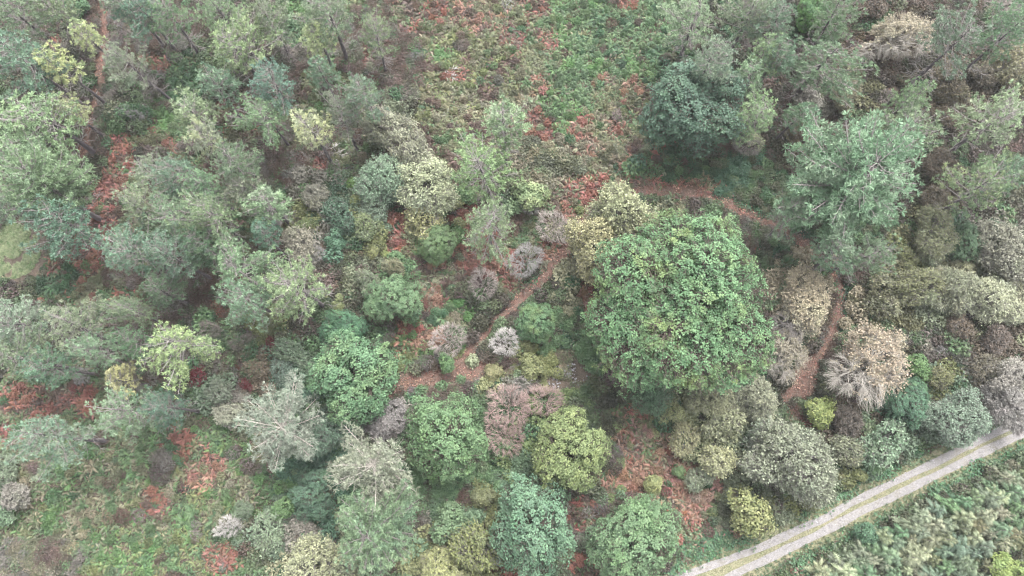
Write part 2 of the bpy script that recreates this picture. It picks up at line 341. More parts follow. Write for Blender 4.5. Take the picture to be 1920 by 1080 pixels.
def pine(seed, R, zc, hc, sparse=0.0, needles=20, tuft=0.42, dead=10, whorls=8):
    g = np.random.default_rng(seed)
    top = zc + hc * 0.5; bot = zc - hc * 0.5
    bend = g.normal(size=2) * 0.35
    def axis_at(z):
        s = z / top; return np.array([bend[0] * s * s * 2 - bend[0] * s, bend[1] * s * s * 2 - bend[1] * s, z])
    tz = np.linspace(-0.3, top - 0.3, 9); r0 = 0.12 + 0.013 * top * (R / 4.0) ** 0.5
    trunk = [tubes(np.array([[axis_at(z) for z in tz]]), np.array([r0 * np.array([1, 0.92, 0.84, 0.74, 0.62, 0.48, 0.34, 0.22, 0.12]) * np.r_[1.25, np.ones(8)]]), 8)]
    asym = 1 + 0.3 * np.sin(np.arange(12) / 12 * 2 * np.pi + g.random() * 6) + 0.18 * g.normal(size=12)
    if R > 6: asym = 1 + (asym - 1) * 0.5
    bA, bB, bR, tP, tD, twA, twB = [], [], [], [], [], [], []
    for w in range(whorls):
        t = w / (whorls - 1)
        z = bot + hc * 0.92 * t + g.normal() * 0.1
        n = (g.integers(5, 8) + (2 if R > 6 else 0)) if t < 0.75 else 4; a0 = g.random() * 6.28
        for j in range(n):
            a = a0 + j * 6.283 / n + g.normal() * 0.22
            L = R * (1 - t * 0.86) ** 0.72 * asym[int(a / 6.283 * 12) % 12] * g.uniform(0.72 if R < 6 else 0.88, 1.1 if R < 6 else 1.04) * (0.82 if t < 0.12 else 1)
            if g.random() < 0.08: continue
            rise = (0.18 + 0.75 * t) * L
            d = np.array([math.cos(a), math.sin(a), 0]); A = axis_at(z); Bp = A + d * L + np.array([0, 0, rise])
            mid = A + d * L * 0.55 + np.array([0, 0, rise * 0.32])
            bA.append(A); bB.append(np.stack([A, mid, Bp])); bR.append(0.028 + 0.012 * L)
            nt_ = max(3, int(L / 0.36)); s0 = (0.3 if t < 0.5 else 0.12) * (0.7 if R > 6 else 1)
            for q in range(nt_ + 1):
                s = s0 + (1 - s0) * q / nt_
                P = A * (1 - s) ** 2 + 2 * (mid * 1.0) * s * (1 - s) + Bp * s * s
                if q < nt_:
                    sg = 1 if q % 2 else -1
                    tl = (0.30 * L * (1 - s) + 0.5) * g.uniform(0.7, 1.2)
                    td = norm(d * 0.75 + np.array([-d[1], d[0], 0]) * sg * 0.8 + np.array([0, 0, 0.25 + g.normal() * 0.15]))
                else:
                    tl, td = 0.35, norm(d + np.array([0, 0, 0.5]))
                E = P + td * tl; twA.append(P); twB.append(E)
                m = max(1, int(tl / 0.36))
                for u in range(m):
                    if g.random() < sparse: continue
                    f = 1 - u * 0.36 / tl
                    tP.append(P + td * tl * f + g.normal(size=3) * 0.06); tD.append(norm(td + np.array([0, 0, 0.55])))
    tP = np.array(tP); tD = np.array(tD); nT = len(tP)
    i = np.repeat(np.arange(nT), needles); n = len(i)
    dd = norm(tD[i] * 0.75 + rnd_dir(g, n)); sz = g.uniform(0.75, 1.2, nT)
    Ls = tuft * sz[i] * g.uniform(0.7, 1.1, n)
    tt = np.clip(0.5 + 0.25 * g.normal(size=nT), 0, 1)
    S = norm(np.cross(dd, rnd_dir(g, n))); b = tP[i] + dd * 0.03
    wv = (0.04 + 0.03 * g.random(n))[:, None]
    V = np.stack([b - S * wv * 0.5, b + S * wv * 0.5, b + dd * Ls[:, None] * 0.7 + S * wv, b + dd * Ls[:, None]], 1).reshape(-1, 3)
    crown = [(V, np.arange(len(V)).reshape(-1, 4), np.clip(tt[i] * 0.7 + 0.3 * g.random(n), 0, 1))]
    br = [tubes(np.array(bB), np.array(bR)[:, None] * np.array([[1, 0.7, 0.35]]), 4)]
    twA, twB = np.array(twA), np.array(twB)
    br.append(tubes(np.stack([twA, twB], 1), np.tile([0.022, 0.012], (len(twA), 1)), 3))
    br.append(tubes(np.array([[axis_at(z) for z in tz]]), np.full((1, 9), 0.03), 4))     # unseen core tube inside the trunk, joining the limbs
    # dead lower limbs on the bare trunk
    dA, dB = [], []
    for j in range(dead):
        z = bot * g.uniform(0.35, 1.0); a = g.random() * 6.28; L = R * g.uniform(0.3, 0.75)
        A = axis_at(z); d = np.array([math.cos(a), math.sin(a), g.normal() * 0.2 - 0.05]); dA.append(A); dB.append(A + d * L)
        for q in range(4):
            s = g.uniform(0.3, 0.95); P = A + d * L * s
            e = norm(d + rnd_dir(g, 1)[0] * 0.8); dA.append(P); dB.append(P + e * L * 0.35)
    if dead: br.append(tubes(curve3(np.array(dA), np.array(dB), g, -0.3, 4), np.tile([0.035, 0.028, 0.02, 0.01], (len(dA), 1)), 3))
    return trunk, br, crown

PROTO = {}
def reg(kind, R, zc, trunk=None, branch=None, crown=None, crown_mat=None):
    nm = kind
    e = dict(R=R, zc=zc, trunk=mesh_from(nm + '_trunk', trunk, M_WOOD) if trunk else None,
             branch=mesh_from(nm + '_branches', branch, M_WOOD) if branch else None,
             crown=mesh_from(nm + '_crown', crown, crown_mat or M_LEAF) if crown else None)
    PROTO.setdefault(kind, []).append(e)
def reg_plant(kind, seed, R, zc, **kw):
    w, c = plant(seed, R, zc, **kw)
    if kind in ('bare', 'globe', 'twigs'): reg(kind, R, zc, branch=w)
    else: reg(kind, R, zc, trunk=w, crown=c)             # trunk with its limbs and twigs
for s_ in range(5):
    t_, b_, c_ = pine(10 + s_, 4.0, 10.5, 6.5, sparse=0.3, needles=17); reg('pine', 4.0, 10.5, t_, b_, c_, M_NEEDLE)
for s_ in range(2):
    t_, b_, c_ = pine(30 + s_, 7.0, 12.5, 8.5, needles=16, tuft=0.48, whorls=11); reg('pine_big', 7.0, 12.5, t_, b_, c_, M_NEEDLE)
for s_ in range(3):
    t_, b_, c_ = pine(40 + s_, 2.4, 9.0, 4.6, sparse=0.25, dead=16, whorls=6, needles=20); reg('pine_thin', 2.4, 9.0, t_, b_, c_, M_NEEDLE)
for s_ in range(2):
    t_, b_, c_ = pine(50 + s_, 4.4, 10.0, 6.0, sparse=0.45, dead=26, whorls=8, needles=20); reg('pine_bare', 4.4, 10.0, t_, b_, c_, M_NEEDLE)
for s_ in range(2):
    t_, b_, c_ = pine(55 + s_, 5.2, 9.0, 6.0, sparse=0.12, dead=12, whorls=9, needles=18, tuft=0.46); reg('pine_pale', 5.2, 9.0, t_, b_, c_, M_NEEDLE)
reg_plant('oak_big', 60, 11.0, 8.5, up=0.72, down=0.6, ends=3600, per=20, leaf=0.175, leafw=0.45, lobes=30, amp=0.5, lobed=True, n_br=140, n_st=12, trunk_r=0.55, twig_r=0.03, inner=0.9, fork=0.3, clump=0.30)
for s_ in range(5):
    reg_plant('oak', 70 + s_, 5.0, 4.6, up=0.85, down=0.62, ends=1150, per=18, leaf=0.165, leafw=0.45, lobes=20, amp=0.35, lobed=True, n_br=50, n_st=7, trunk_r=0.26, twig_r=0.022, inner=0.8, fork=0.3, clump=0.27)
for s_ in range(4):
    reg_plant('sap', 80 + s_, 2.0, 1.9, up=0.85, down=0.7, ends=230, per=12, leaf=0.18, leafw=0.45, lobes=7, amp=0.7, lobed=True, n_br=16, n_st=5, trunk_r=0.07, twig_r=0.014, inner=0.4, fork=0.15, clump=0.22)
for s_ in range(5):
    reg_plant('fine', 90 + s_, 4.2, 3.2, up=0.8, down=0.62, ends=1900, per=9, leaf=0.22, leafw=0.26, mode='twig', lobes=12, amp=0.5, lobed=True, n_br=60, n_st=9, trunk_r=0.13, twig_r=0.013, fork=0.08, clump=0.22)
for s_ in range(4):
    reg_plant('fine_small', 100 + s_, 2.0, 1.5, up=0.8, down=0.6, ends=520, per=9, leaf=0.2, leafw=0.26, mode='twig', lobes=7, amp=0.6, lobed=True, n_br=30, n_st=7, trunk_r=0.06, twig_r=0.01, fork=0.06, clump=0.16)
for s_ in range(4):
    reg_plant('loose', 110 + s_, 3.0, 2.5, up=0.85, down=0.65, ends=520, per=9, leaf=0.24, leafw=0.28, mode='twig', lobes=9, amp=0.8, lobed=True, n_br=40, n_st=8, trunk_r=0.09, twig_r=0.014, fork=0.1, clump=0.34)
for s_ in range(3):                                       # smooth domes of very fine leaves
    reg_plant('dome', 160 + s_, 4.2, 3.0, up=0.85, down=0.62, ends=2300, per=12, leaf=0.19, leafw=0.32, mode='twig', lobes=17, amp=0.3, lobed=True, n_br=70, n_st=10, trunk_r=0.13, twig_r=0.013, fork=0.08, clump=0.2)
for s_ in range(3):
    reg_plant('globe', 170 + s_, 2.0, 1.35, up=0.95, down=0.6, ends=430, per=0, lobes=12, amp=0.38, n_br=60, n_st=14, trunk_r=0.05, twig_r=0.013, fork=0.05, zmin=-0.5)
for s_ in range(5):                                       # leafless globes of fine twigs
    reg_plant('bare', 120 + s_, 2.0, 1.35, up=0.95, down=0.6, ends=560, per=0, lobes=9, amp=0.45, n_br=60, n_st=12, trunk_r=0.05, twig_r=0.013, fork=0.05, zmin=-0.5, lobed=True)
for s_ in range(3):                                       # lying dead branches: few stiff forks, flat
    reg_plant('twigs', 180 + s_, 1.3, 0.35, up=0.45, down=0.2, ends=46, per=0, lobes=7, amp=0.7, n_br=12, n_st=5, trunk_r=0.06, twig_r=0.02, fork=0.2, zmin=-0.1, lobed=True)
half = lambda D, g: np.clip(0.6 + 1.5 * (D[:, 1] * 0.8 + D[:, 0] * 0.3 + D[:, 2] * 0.25), 0.02, 1)      # leaves on the +Y side, bare on the -Y side
for s_ in range(2):
    reg_plant('half', 130 + s_, 5.0, 3.8, up=0.75, down=0.6, ends=1300, per=11, leaf=0.22, leafw=0.26, mode='twig', lobes=13, amp=0.35, lobed=True, n_br=60, n_st=10, trunk_r=0.2, twig_r=0.014, fork=0.1, bare=half, clump=0.24, wood_sides=5)
for s_ in range(2):
    reg_plant('half_small', 140 + s_, 2.6, 2.0, up=0.8, down=0.6, ends=560, per=5, leaf=0.22, leafw=0.24, mode='twig', lobes=8, amp=0.25, n_br=36, n_st=8, trunk_r=0.09, twig_r=0.016, fork=0.08, bare=half, clump=0.2)

# fronds: bracken and the feathery scrub
def frond(g, L, a, lift, droop, pairs=9, width=0.26, tint=0.5):
    s = np.linspace(0.12, 1, pairs + 1); d = np.array([math.cos(a), math.sin(a), 0]); sd_ = np.array([-d[1], d[0], 0])
    def P(q): return d * L * q[:, None] * (1 - 0.12 * q[:, None]) + np.array([0, 0, 1.0]) * (lift * np.sin(q * 1.9) - droop * q ** 2.2)[:, None] + sd_ * (0.1 * L * curl * q ** 2)[:, None]
    curl = g.normal()
    A = P(s[:-1]); Bq = P(np.minimum(s[:-1] + 0.085, 1.0)); tip = P(s[:-1] + 0.06)
    w = L * width * (np.sin(np.pi * np.clip(s[:-1] * 0.92 + 0.06, 0, 1)) ** 0.6) * (1 - s[:-1] * 0.55)
    V, Fc = [], []
    for sg in (-1, 1):
        T = tip + sd_ * sg * w[:, None] + d * w[:, None] * 0.35 - np.array([0, 0, 1]) * w[:, None] * 0.22
        V.append(np.stack([A, Bq, T], 1).reshape(-1, 3))
    V = np.concatenate(V); Fc = np.arange(len(V)).reshape(-1, 3)
    tv = np.clip(tint + 0.12 * g.normal(size=len(Fc)), 0, 1)
    rc = P(np.linspace(0, 1, 5)); rr = np.linspace(0.016, 0.006, 5)[None]
    return [(V, Fc, tv), tubes(rc[None], rr, 3)]
def fern(seed, n, L, lift=0.5, droop=0.35, width=0.26):
    g = np.random.default_rng(seed); parts = []; a0 = g.random() * 6
    for j in range(n):
        parts += frond(g, L * g.uniform(0.65, 1.15), a0 + j * 6.283 / n + g.normal() * 0.35, lift * g.uniform(0.5, 1.5), droop * g.uniform(0.5, 1.5), width=width, tint=float(np.clip(0.5 + 0.25 * g.normal(), 0, 1)))
    return parts
for s_ in range(3):                                       # feathery young scrub: tiers of fronds on a short stem
    g_ = np.random.default_rng(150 + s_); cr_ = []
    for tier in range(5):
        for (v_, f_, t_) in fern(200 + s_ * 10 + tier, 8 - tier, 1.5 - tier * 0.2, 0.5, 0.45, 0.3): cr_.append((v_ + np.array([g_.normal() * 0.12, g_.normal() * 0.12, 0.5 + tier * 0.38]), f_, t_))
    tr_ = [tubes(np.array([[[0, 0, -0.2], [0.03, 0, 1.1], [0, 0.02, 2.2]]]), np.array([[0.07, 0.05, 0.02]]), 6)]
    reg('frond', 1.6, 1.5, tr_, None, cr_, M_LEAF)

# ------------------------------------------------------------------ the trees and shrubs of the photograph
COL = dict(
 pg=(130, 159, 122), pb=(120, 154, 126), pl=(142, 172, 124), py=(196, 206, 146), pd=(100, 138, 102), pm=(158, 184, 120), px=(152, 166, 136), pt=(108, 146, 120),
 of=(122, 168, 120), og=(124, 162, 112), od=(96, 136, 100), ol=(140, 164, 104), ot=(98, 140, 110), ox=(128, 160, 122), ob=(112, 150, 92), oy=(146, 168, 102),
 wg=(146, 158, 126), wo=(142, 142, 104), wk=(180, 180, 142), wb=(138, 124, 104), wx=(164, 160, 146), wl=(134, 158, 128), wp=(182, 190, 146), wd=(92, 122, 96), wy=(172, 178, 124), wt=(196, 184, 154), wn=(122, 110, 94),
 bm=(196, 182, 174), bg=(172, 168, 166), bw=(216, 210, 204), bp=(190, 160, 152), bd=(138, 128, 120),
 sl=(166, 182, 108), sg=(118, 160, 98), sy=(156, 164, 106), st=(104, 146, 116), sr=(132, 52, 60), sb=(104, 154, 78), so=(140, 148, 96), bark=(106, 96, 100), grey=(158, 150, 146), white=(206, 200, 192), limb=(198, 190, 178), brown=(108, 92, 82))
def soften(d, f):                                         # the muted tones of an overcast autumn day
    for k_ in d:
        c_ = d[k_]; l_ = 0.3 * c_[0] + 0.59 * c_[1] + 0.11 * c_[2]; d[k_] = tuple(v + (l_ - v) * f for v in c_)
soften(COL, 0.13)
KIN = dict(pg=['pl', 'px', 'pb'], pb=['pg', 'px'], pl=['pg', 'px'], pd=['pg'], pt=['pb', 'pd'], pm=['pl'], px=['pg', 'wg'], py=['px'], og=['ox', 'ob'], od=['og', 'ox'], ox=['og', 'wl'], ot=['od', 'ox'], ol=['og', 'oy'],
           wg=['wl', 'wp', 'wo'], wo=['wg', 'wb'], wk=['wg', 'wy'], wb=['wo', 'wx'], wx=['wg', 'wb'], wl=['wg', 'ox'], wp=['wg', 'wy'], wd=['od', 'wl'], wy=['wp', 'so'], wn=['wb', 'wo', 'wx'], sl=['sg', 'wy'], sg=['og', 'od'], sy=['so', 'sg'], st=['od', 'ox'], sb=['sg', 'od'], so=['wo', 'wg'])
T = []
def t(kind, x, y, r, col, label, c2=None, **kw): T.append((kind, x, y, r, col, c2 or KIN.get(col, [col])[(x + y) % len(KIN.get(col, [col]))], label, kw))
# --- pines, upper left
t('pine', 38, 32, 58, 'pg', 'grey-green pine filling the top left corner of the view')
t('pine_bare', 100, 22, 46, 'px', 'thin grey pine with bare twigs, right of the top left corner pine')
t('sap', 140, 12, 26, 'od', 'small dark green bushy tree at the top edge, left of the red path')
t('pine_thin', 156, 64, 27, 'py', 'yellowing thin pine beside the top of the straight red path', 'pl')
t('pine_thin', 118, 130, 34, 'py', 'pale yellow-tipped thin pine, second down along the red path', 'pl')
t('pine_thin', 134, 212, 30, 'py', 'pale thin pine with white twigs, lowest of three yellowing beside red path', 'px')
t('pine', 42, 112, 62, 'pb', 'blue-green pine on the left edge below the corner pine')
t('pine', 82, 218, 76, 'pl', 'full bright green pine left of the straight red path')
t('pine_bare', 232, 112, 42, 'px', 'grey pine with many dead limbs overhanging the right side of red path', 'pg')
t('pine', 240, 6, 46, 'px', 'grey pine cut by the top edge over the red path')
t('pine', 272, 22, 44, 'pt', 'dark teal pine at the top edge, right of the red path')
t('pine_bare', 322, 28, 46, 'pg', 'pine with white dead limbs next to the dark teal pine at top')
t('pine', 414, 22, 48, 'pl', 'smooth bright green pine at the top edge above the tufted pale pine')
t('pine', 440, 85, 66, 'pl', 'pale tufted pine with a broad crown in the upper left', 'px')
t('pine_thin', 406, 160, 36, 'pb', 'small blue-green pine below the broad pale tufted pine')
t('pine_thin', 364, 208, 42, 'pl', 'bright tufted small pine above the fallen white twigs')
t('pine_thin', 384, 252, 34, 'px', 'pale pine with white dead twigs under the bright tufted small pine', 'py')
t('bare', 245, 215, 24, 'bg', 'grey leafless bush beside the pine trunks right of the red path')
t('pine_bare', 500, 28, 44, 'px', 'grey twiggy pine at the top edge between two green pines')
t('pine', 618, 22, 56, 'pg', 'grey-green pine at the top edge, above the cream-tipped pine', 'px')
t('pine_thin', 597, 66, 34, 'py', 'cream-yellow thin pine standing out bright near the top', 'sl')
t('pine_bare', 706, 62, 44, 'px', 'slim pine with drooping white dead limbs at the edge of the bracken', 'pg')
t('pine', 506, 152, 48, 'pb', 'blue-green pine below the grey twiggy pine at top', )
t('pine', 500, 218, 46, 'pl', 'soft light green pine directly below the blue-green one')
t('pine_thin', 598, 130, 28, 'pg', 'little green pine under the cream-yellow pine')
t('pine', 682, 172, 48, 'pb', 'vivid green pine with puffy tufts above the large olive willow', 'pl')
t('pine_bare', 640, 212, 44, 'px', 'sparse grey-green pine left of the puffy vivid green pine')
t('pine_thin', 586, 244, 38, 'py', 'pale yellow pine with white bare twigs left of the olive willow', 'px')
t('twigs', 628, 284, 24, 'bw', 'white leafless bush under the pale yellow pine')
t('bare', 540, 248, 18, 'bd', 'small dark twiggy bush beside the slanting pine trunk')
# --- left edge and centre left pines
t('pine_big', 72, 342, 92, 'pl', 'large bright green pine with tufted crown on the left edge')
t('pine', 112, 412, 66, 'pt', 'dark blue-green pine below the large bright pine on the left')
t('pine', 20, 292, 40, 'pg', 'grey-green pine half cut by the left edge above the large pine')
t('pine', 2, 386, 34, 'pg', 'soft green pine on the left edge above the meadow')
t('pine_bare', 278, 322, 48, 'px', 'pine with white dead branches right of the rusty bracken strip', 'pl')
t('pine', 334, 322, 46, 'pb', 'blue-green pine next to the white-branched pine by the rusty strip')
t('pine', 432, 302, 52, 'pg', 'round green pine left of the slanting dark trunk')
t('pine', 382, 348, 44, 'pl', 'light green pine between the round pine and the blue-green pine')
t('pine', 262, 392, 46, 'px', 'greyish pine beside the rusty bracken strip, below the white-branched pine', 'pl')
t('pine', 330, 402, 54, 'pg', 'mid green pine in the middle of the left pine wood')
t('pine', 402, 402, 50, 'pl', 'light green pine right of the mid green one in the left wood')
t('pine', 462, 352, 44, 'px', 'grey-green sparse pine left of the beige bush')
t('pine', 246, 472, 62, 'pb', 'silvery blue pine at the lower end of the rusty bracken strip', 'px')
t('pine', 322, 482, 48, 'pb', 'blue-grey pine right of the silvery pine')
t('pine', 386, 466, 48, 'pd', 'darker green pine between blue-grey and smooth pines')
t('pine', 446, 508, 58, 'pl', 'smooth light green pine left of the red earth gap')
t('pine_thin', 500, 376, 42, 'pl', 'bright-topped pine beside grey bare branches in mid left', 'px')
t('pine', 560, 540, 66, 'pl', 'broad smooth pale green pine below the red earth gap')
t('pine', 470, 566, 50, 'pg', 'green pine overlapped by the broad smooth pale pine')
t('pine_thin', 496, 440, 28, 'pt', 'small teal pine above the red earth gap')
t('pine', 300, 545, 42, 'pd', 'dull green pine below the silvery blue pine')
t('pine', 24, 600, 54, 'px', 'hazy grey-green pine on the left edge below the meadow', 'pg')
t('pine', 28, 672, 48, 'pg', 'second grey-green pine down the left edge below the meadow')
t('pine_bare', 142, 612, 56, 'px', 'pine with a pale leaning stem showing through the crown', 'pl')
t('pine', 92, 690, 48, 'pb', 'blue-tinged pine left of a small grey bush')
t('pine', 176, 660, 42, 'pl', 'light pine between blue-tinged pine and lime pine')
t('pine', 246, 578, 42, 'pg', 'round green pine above the lime-green pine')
t('pine', 250, 645, 36, 'pd', 'dull green pine touching the left side of the lime-green pine')
t('pine', 326, 642, 62, 'pm', 'lime-green tufted pine, the brightest in the lower left wood', 'pl')
t('pine_thin', 226, 716, 28, 'py', 'small cream-tipped pine below the lime-green pine')
t('pine_bare', 240, 768, 64, 'pg', 'broad pine with grey dead limbs below the cream-tipped pine', 'px')
t('pine', 312, 762, 40, 'pt', 'teal pine right of the broad dead-limbed pine')
t('pine', 84, 818, 62, 'pb', 'grey-blue pine with a dark trunk pointing right over the bracken', 'px')
t('bare', 150, 706, 20, 'bg', 'small grey leafless bush right of the blue-tinged pine')
# --- centre left shrubs
t('fine', 745, 268, 64, 'wg', 'upper crown of large olive-grey willow thicket beside the bracken field')
t('fine', 716, 330, 56, 'wl', 'green-grey willow at the left of the large willow thicket')
t('fine', 802, 344, 64, 'wp', 'pale speckled willow at the right of the large willow thicket', 'wg')
t('pine', 905, 322, 70, 'pl', 'soft hazy pine right of the willow thicket', 'pg')
t('pine', 916, 420, 60, 'pl', 'second soft hazy pine, below the first beside rusty bracken', 'pg')
t('pine_thin', 945, 236, 46, 'pl', 'pale pine with grey twig centre at the edge of the bracken field', 'px')
t('loose', 600, 368, 32, 'wx', 'beige loose-twigged bush below the slanting dark trunk', 'wo')
t('sap', 660, 348, 13, 'sb', 'small vivid green sapling at the left foot of the willow thicket')
t('sap', 674, 374, 16, 'sl', 'yellow-green sapling just below the small vivid green one')
t('fine_small', 640, 402, 34, 'wd', 'dark green spiky shrub below the beige bush')
t('fine_small', 706, 396, 30, 'wl', 'grey-green shrub under the willow thicket')
t('loose', 796, 416, 46, 'wy', 'pale yellow-green shrub below the willow thicket', 'wp')
t('oak', 822, 456, 40, 'sg', 'compact leafy green tree beside red bracken, below the pale yellow shrub')
t('loose', 690, 430, 30, 'so', 'olive shrub right of the tiny lime sapling', 'wg')
t('sap', 648, 440, 10, 'sl', 'tiny bright lime sapling left of the olive shrub')
t('sap', 628, 450, 22, 'st', 'small teal bush at the left of the tiny lime sapling')
t('sap', 702, 480, 13, 'so', 'small olive-lime sapling, larger of a pair above white twigs')
t('sap', 722, 478, 9, 'sl', 'narrow lime sapling, smaller of a pair above white twigs')
t('sap', 648, 530, 9, 'sl', 'tiny lime plant right of the broad smooth pine')
t('twigs', 690, 500, 16, 'bw', 'white dead twig bush lying below the lime sapling pair')
t('loose', 562, 462, 38, 'wx', 'beige-grey shrub above the red earth gap', 'wg')
t('fine_small', 578, 420, 20, 'so', 'small olive shrub below the beige loose bush')
t('bare', 596, 478, 22, 'bg', 'grey leafless bush right of the beige-grey shrub')
t('bare', 520, 405, 24, 'bg', 'grey bare branches beneath the bright-topped pine')
t('loose', 740, 508, 26, 'wo', 'olive-brown shrub above the leafy green tree by the bracken')
t('loose', 690, 530, 30, 'wg', 'grey-green scrub bush left of the olive-brown shrub')
t('oak', 740, 562, 52, 'og', 'green leafy tree right of the broad smooth pine', 'od')
t('oak', 644, 620, 42, 'od', 'dark green leafy tree touching the top of the larger round one')
t('oak', 662, 706, 84, 'og', 'large round green leafy tree left of the red path junction', 'ol')
t('fine_small', 552, 664, 30, 'wl', 'grey-green rounded shrub left of the dark leafy tree')
t('fine_small', 530, 702, 28, 'pb', 'bluish shrub below the grey-green rounded shrub')
t('sap', 634, 568, 16, 'sy', 'small yellow-olive sapling right of the smooth pale pine')
t('loose', 508, 600, 28, 'so', 'olive shrub below the broad smooth pale pine')
t('bare', 718, 640, 22, 'bd', 'dark brown twiggy bush right of the dark leafy tree')
t('globe', 840, 637, 34, 'bm', 'pale mauve leafless globe bush left of the red path')
t('globe', 905, 532, 32, 'bm', 'mauve-grey leafless bush, lowest of three along the path bend')
t('globe', 985, 487, 38, 'bg', 'grey leafless globe bush, middle of three along the path bend')
t('globe', 1040, 425, 34, 'bm', 'pinkish leafless globe bush, topmost of three along the path bend')
t('sap', 835, 680, 20, 'sg', 'low green bush on the edge of the red path below the mauve globe')
t('fine_small', 370, 712, 22, 'sr', 'crimson-leaved shrub right of the cream-tipped pine')
t('fine_small', 398, 748, 13, 'sr', 'small crimson shrub below the larger crimson one')
t('fine_small', 466, 722, 14, 'sr', 'crimson shrub left of the bluish shrub')
t('fine_small', 510, 646, 15, 'sr', 'small crimson shrub left of the grey-green rounded shrub')
t('fine_small', 408, 738, 28, 'wl', 'grey shrub between the crimson shrubs')
t('fine_small', 432, 776, 30, 'wx', 'grey-beige shrub left of the pale white-stemmed tree')
t('fine_small', 480, 690, 26, 'wb', 'brownish shrub left of the bluish shrub and crimson shrub')
t('bare', 400, 620, 30, 'bd', 'dark grey leafless thicket right of the lime-green pine')
t('bare', 455, 640, 26, 'bd', 'dark twig bush between lime-green pine and small crimson shrub')
# --- around the clearing
t('pine_pale', 520, 802, 82, 'px', 'pale tree with white stem and limbs showing through grey-green crown', 'pg', bc='limb')
t('fine', 612, 806, 54, 'pt', 'deep teal shrub in the shade of the large round leafy tree')
t('fine', 726, 788, 42, 'wx', 'grey-brown twiggy shrub below the large round leafy tree', 'wb')
t('pine_pale', 704, 868, 82, 'px', 'pale pine with white criss-cross dead limbs in the lower middle', 'wg', bc='limb')
t('pine_big', 694, 1000, 92, 'pg', 'green tufted pine at the bottom below the pale criss-cross pine', 'pb')
t('oak', 836, 816, 80, 'og', 'round light green leafy tree below the red path junction', 'ob')
t('bare', 946, 642, 34, 'bw', 'white-grey tangled leafless bush on the right side of the red path')
t('sap', 926, 700, 18, 'wy', 'yellow-green sapling at the foot of the white-grey tangle')
t('oak', 1004, 604, 40, 'og', 'small leafy green tree above the clearing', 'oy')
t('sap', 986, 648, 18, 'so', 'olive sapling between small leafy tree and yellow bush')
t('sap', 998, 690, 28, 'sy', 'yellow-leaved bush at the left edge of the clearing', 'so')
t('fine_small', 972, 722, 26, 'wx', 'greyish twiggy shrub below the yellow-leaved bush', 'wg')
t('globe', 952, 768, 46, 'bp', 'pink-tipped leafless bush, largest of the pink cluster')
t('globe', 1016, 752, 40, 'bp', 'pink-tipped leafless bush at the right of the pink cluster')
t('globe', 946, 816, 40, 'bp', 'reddish leafless bush at the bottom of the pink cluster')
t('sap', 984, 776, 10, 'sg', 'tiny green sapling among the pink leafless bushes')
t('oak_big', 1278, 560, 202, 'of', 'great round oak with dense bright green crown, largest tree of all', 'oy', rot=0.6)
t('oak', 1225, 716, 52, 'od', 'dark green lower tree tucked under the great oak, bottom side')
t('oak', 1165, 650, 46, 'og', 'green side tree against the lower left of the great oak', 'oy')
t('dome', 1176, 412, 80, 'wk', 'golden khaki dome tree against the upper left of the great oak', 'wg', zs=1.5)
t('dome', 1112, 468, 70, 'wk', 'beige khaki dome tree at the left of the great oak', 'wg', zs=1.45)
t('sap', 994, 366, 32, 'pl', 'light green shrub with white twigs above the pink globe bush', 'py')
t('bare', 992, 386, 22, 'bw', 'white bare twigs in front of the light green shrub')
t('oak', 1070, 846, 74, 'ol', 'lime-green round leafy tree below the clearing', 'oy')
t('oak', 1000, 982, 86, 'ox', 'grey-green leafy tree at the bottom, left of its twin', 'od')
t('oak', 1186, 1012, 84, 'ox', 'grey-green leafy tree at the bottom beside the start of the gravel track', 'og')
t('sap', 905, 932, 22, 'so', 'olive bush between the round light green and bottom grey-green trees')
t('sap', 842, 982, 38, 'ox', 'small green tree right of the bottom tufted pine')
t('bare', 822, 1016, 20, 'bd', 'dark twig bush below the small green tree at the bottom')
t('bare', 930, 1034, 26, 'bg', 'grey twig bush left of the bottom grey-green tree')
t('loose', 884, 1026, 50, 'so', 'olive-green loose bush at the bottom edge right of centre pine', 'wg')
t('dome', 596, 1070, 76, 'wk', 'smooth khaki dome tree at the bottom edge left of tufted pine', 'wg')
t('dome', 830, 1072, 52, 'wy', 'khaki-yellow dome shrub at the bottom edge right of tufted pine', 'wk')
t('oak', 582, 928, 46, 'st', 'dark blue-green shaded tree left of the pale criss-cross pine')
t('sap', 536, 946, 28, 'sg', 'vivid green bush below the white-stemmed pale tree', 'sb')
t('fine_small', 502, 988, 40, 'wl', 'blue-grey rounded bush at the right of the bottom bracken field')
t('fine_small', 566, 986, 26, 'wx', 'small grey bush below the dark blue-green shaded tree')
t('twigs', 510, 1042, 16, 'bw', 'whitish heap of dead twigs below the blue-grey rounded bush')
t('bare', 426, 988, 28, 'bw', 'pale dead shrub in the bottom bracken field')
t('fine_small', 455, 960, 20, 'wl', 'grey-green shrub touching the pale dead shrub')
t('fine_small', 8, 884, 30, 'wl', 'dark grey-blue bush cut by the left edge in lower left')
t('fine_small', 32, 930, 30, 'wx', 'grey bush right of the dark one at the lower left edge')
t('fine_small', 2, 964, 28, 'wl', 'lowest grey-blue bush on the left edge')
t('twigs', 846, 136, 20, 'bw', 'white dead twigs lying in the green bracken field')
t('twigs', 952, 8, 20, 'bg', 'grey dead conifer top at the top edge over the bracken')
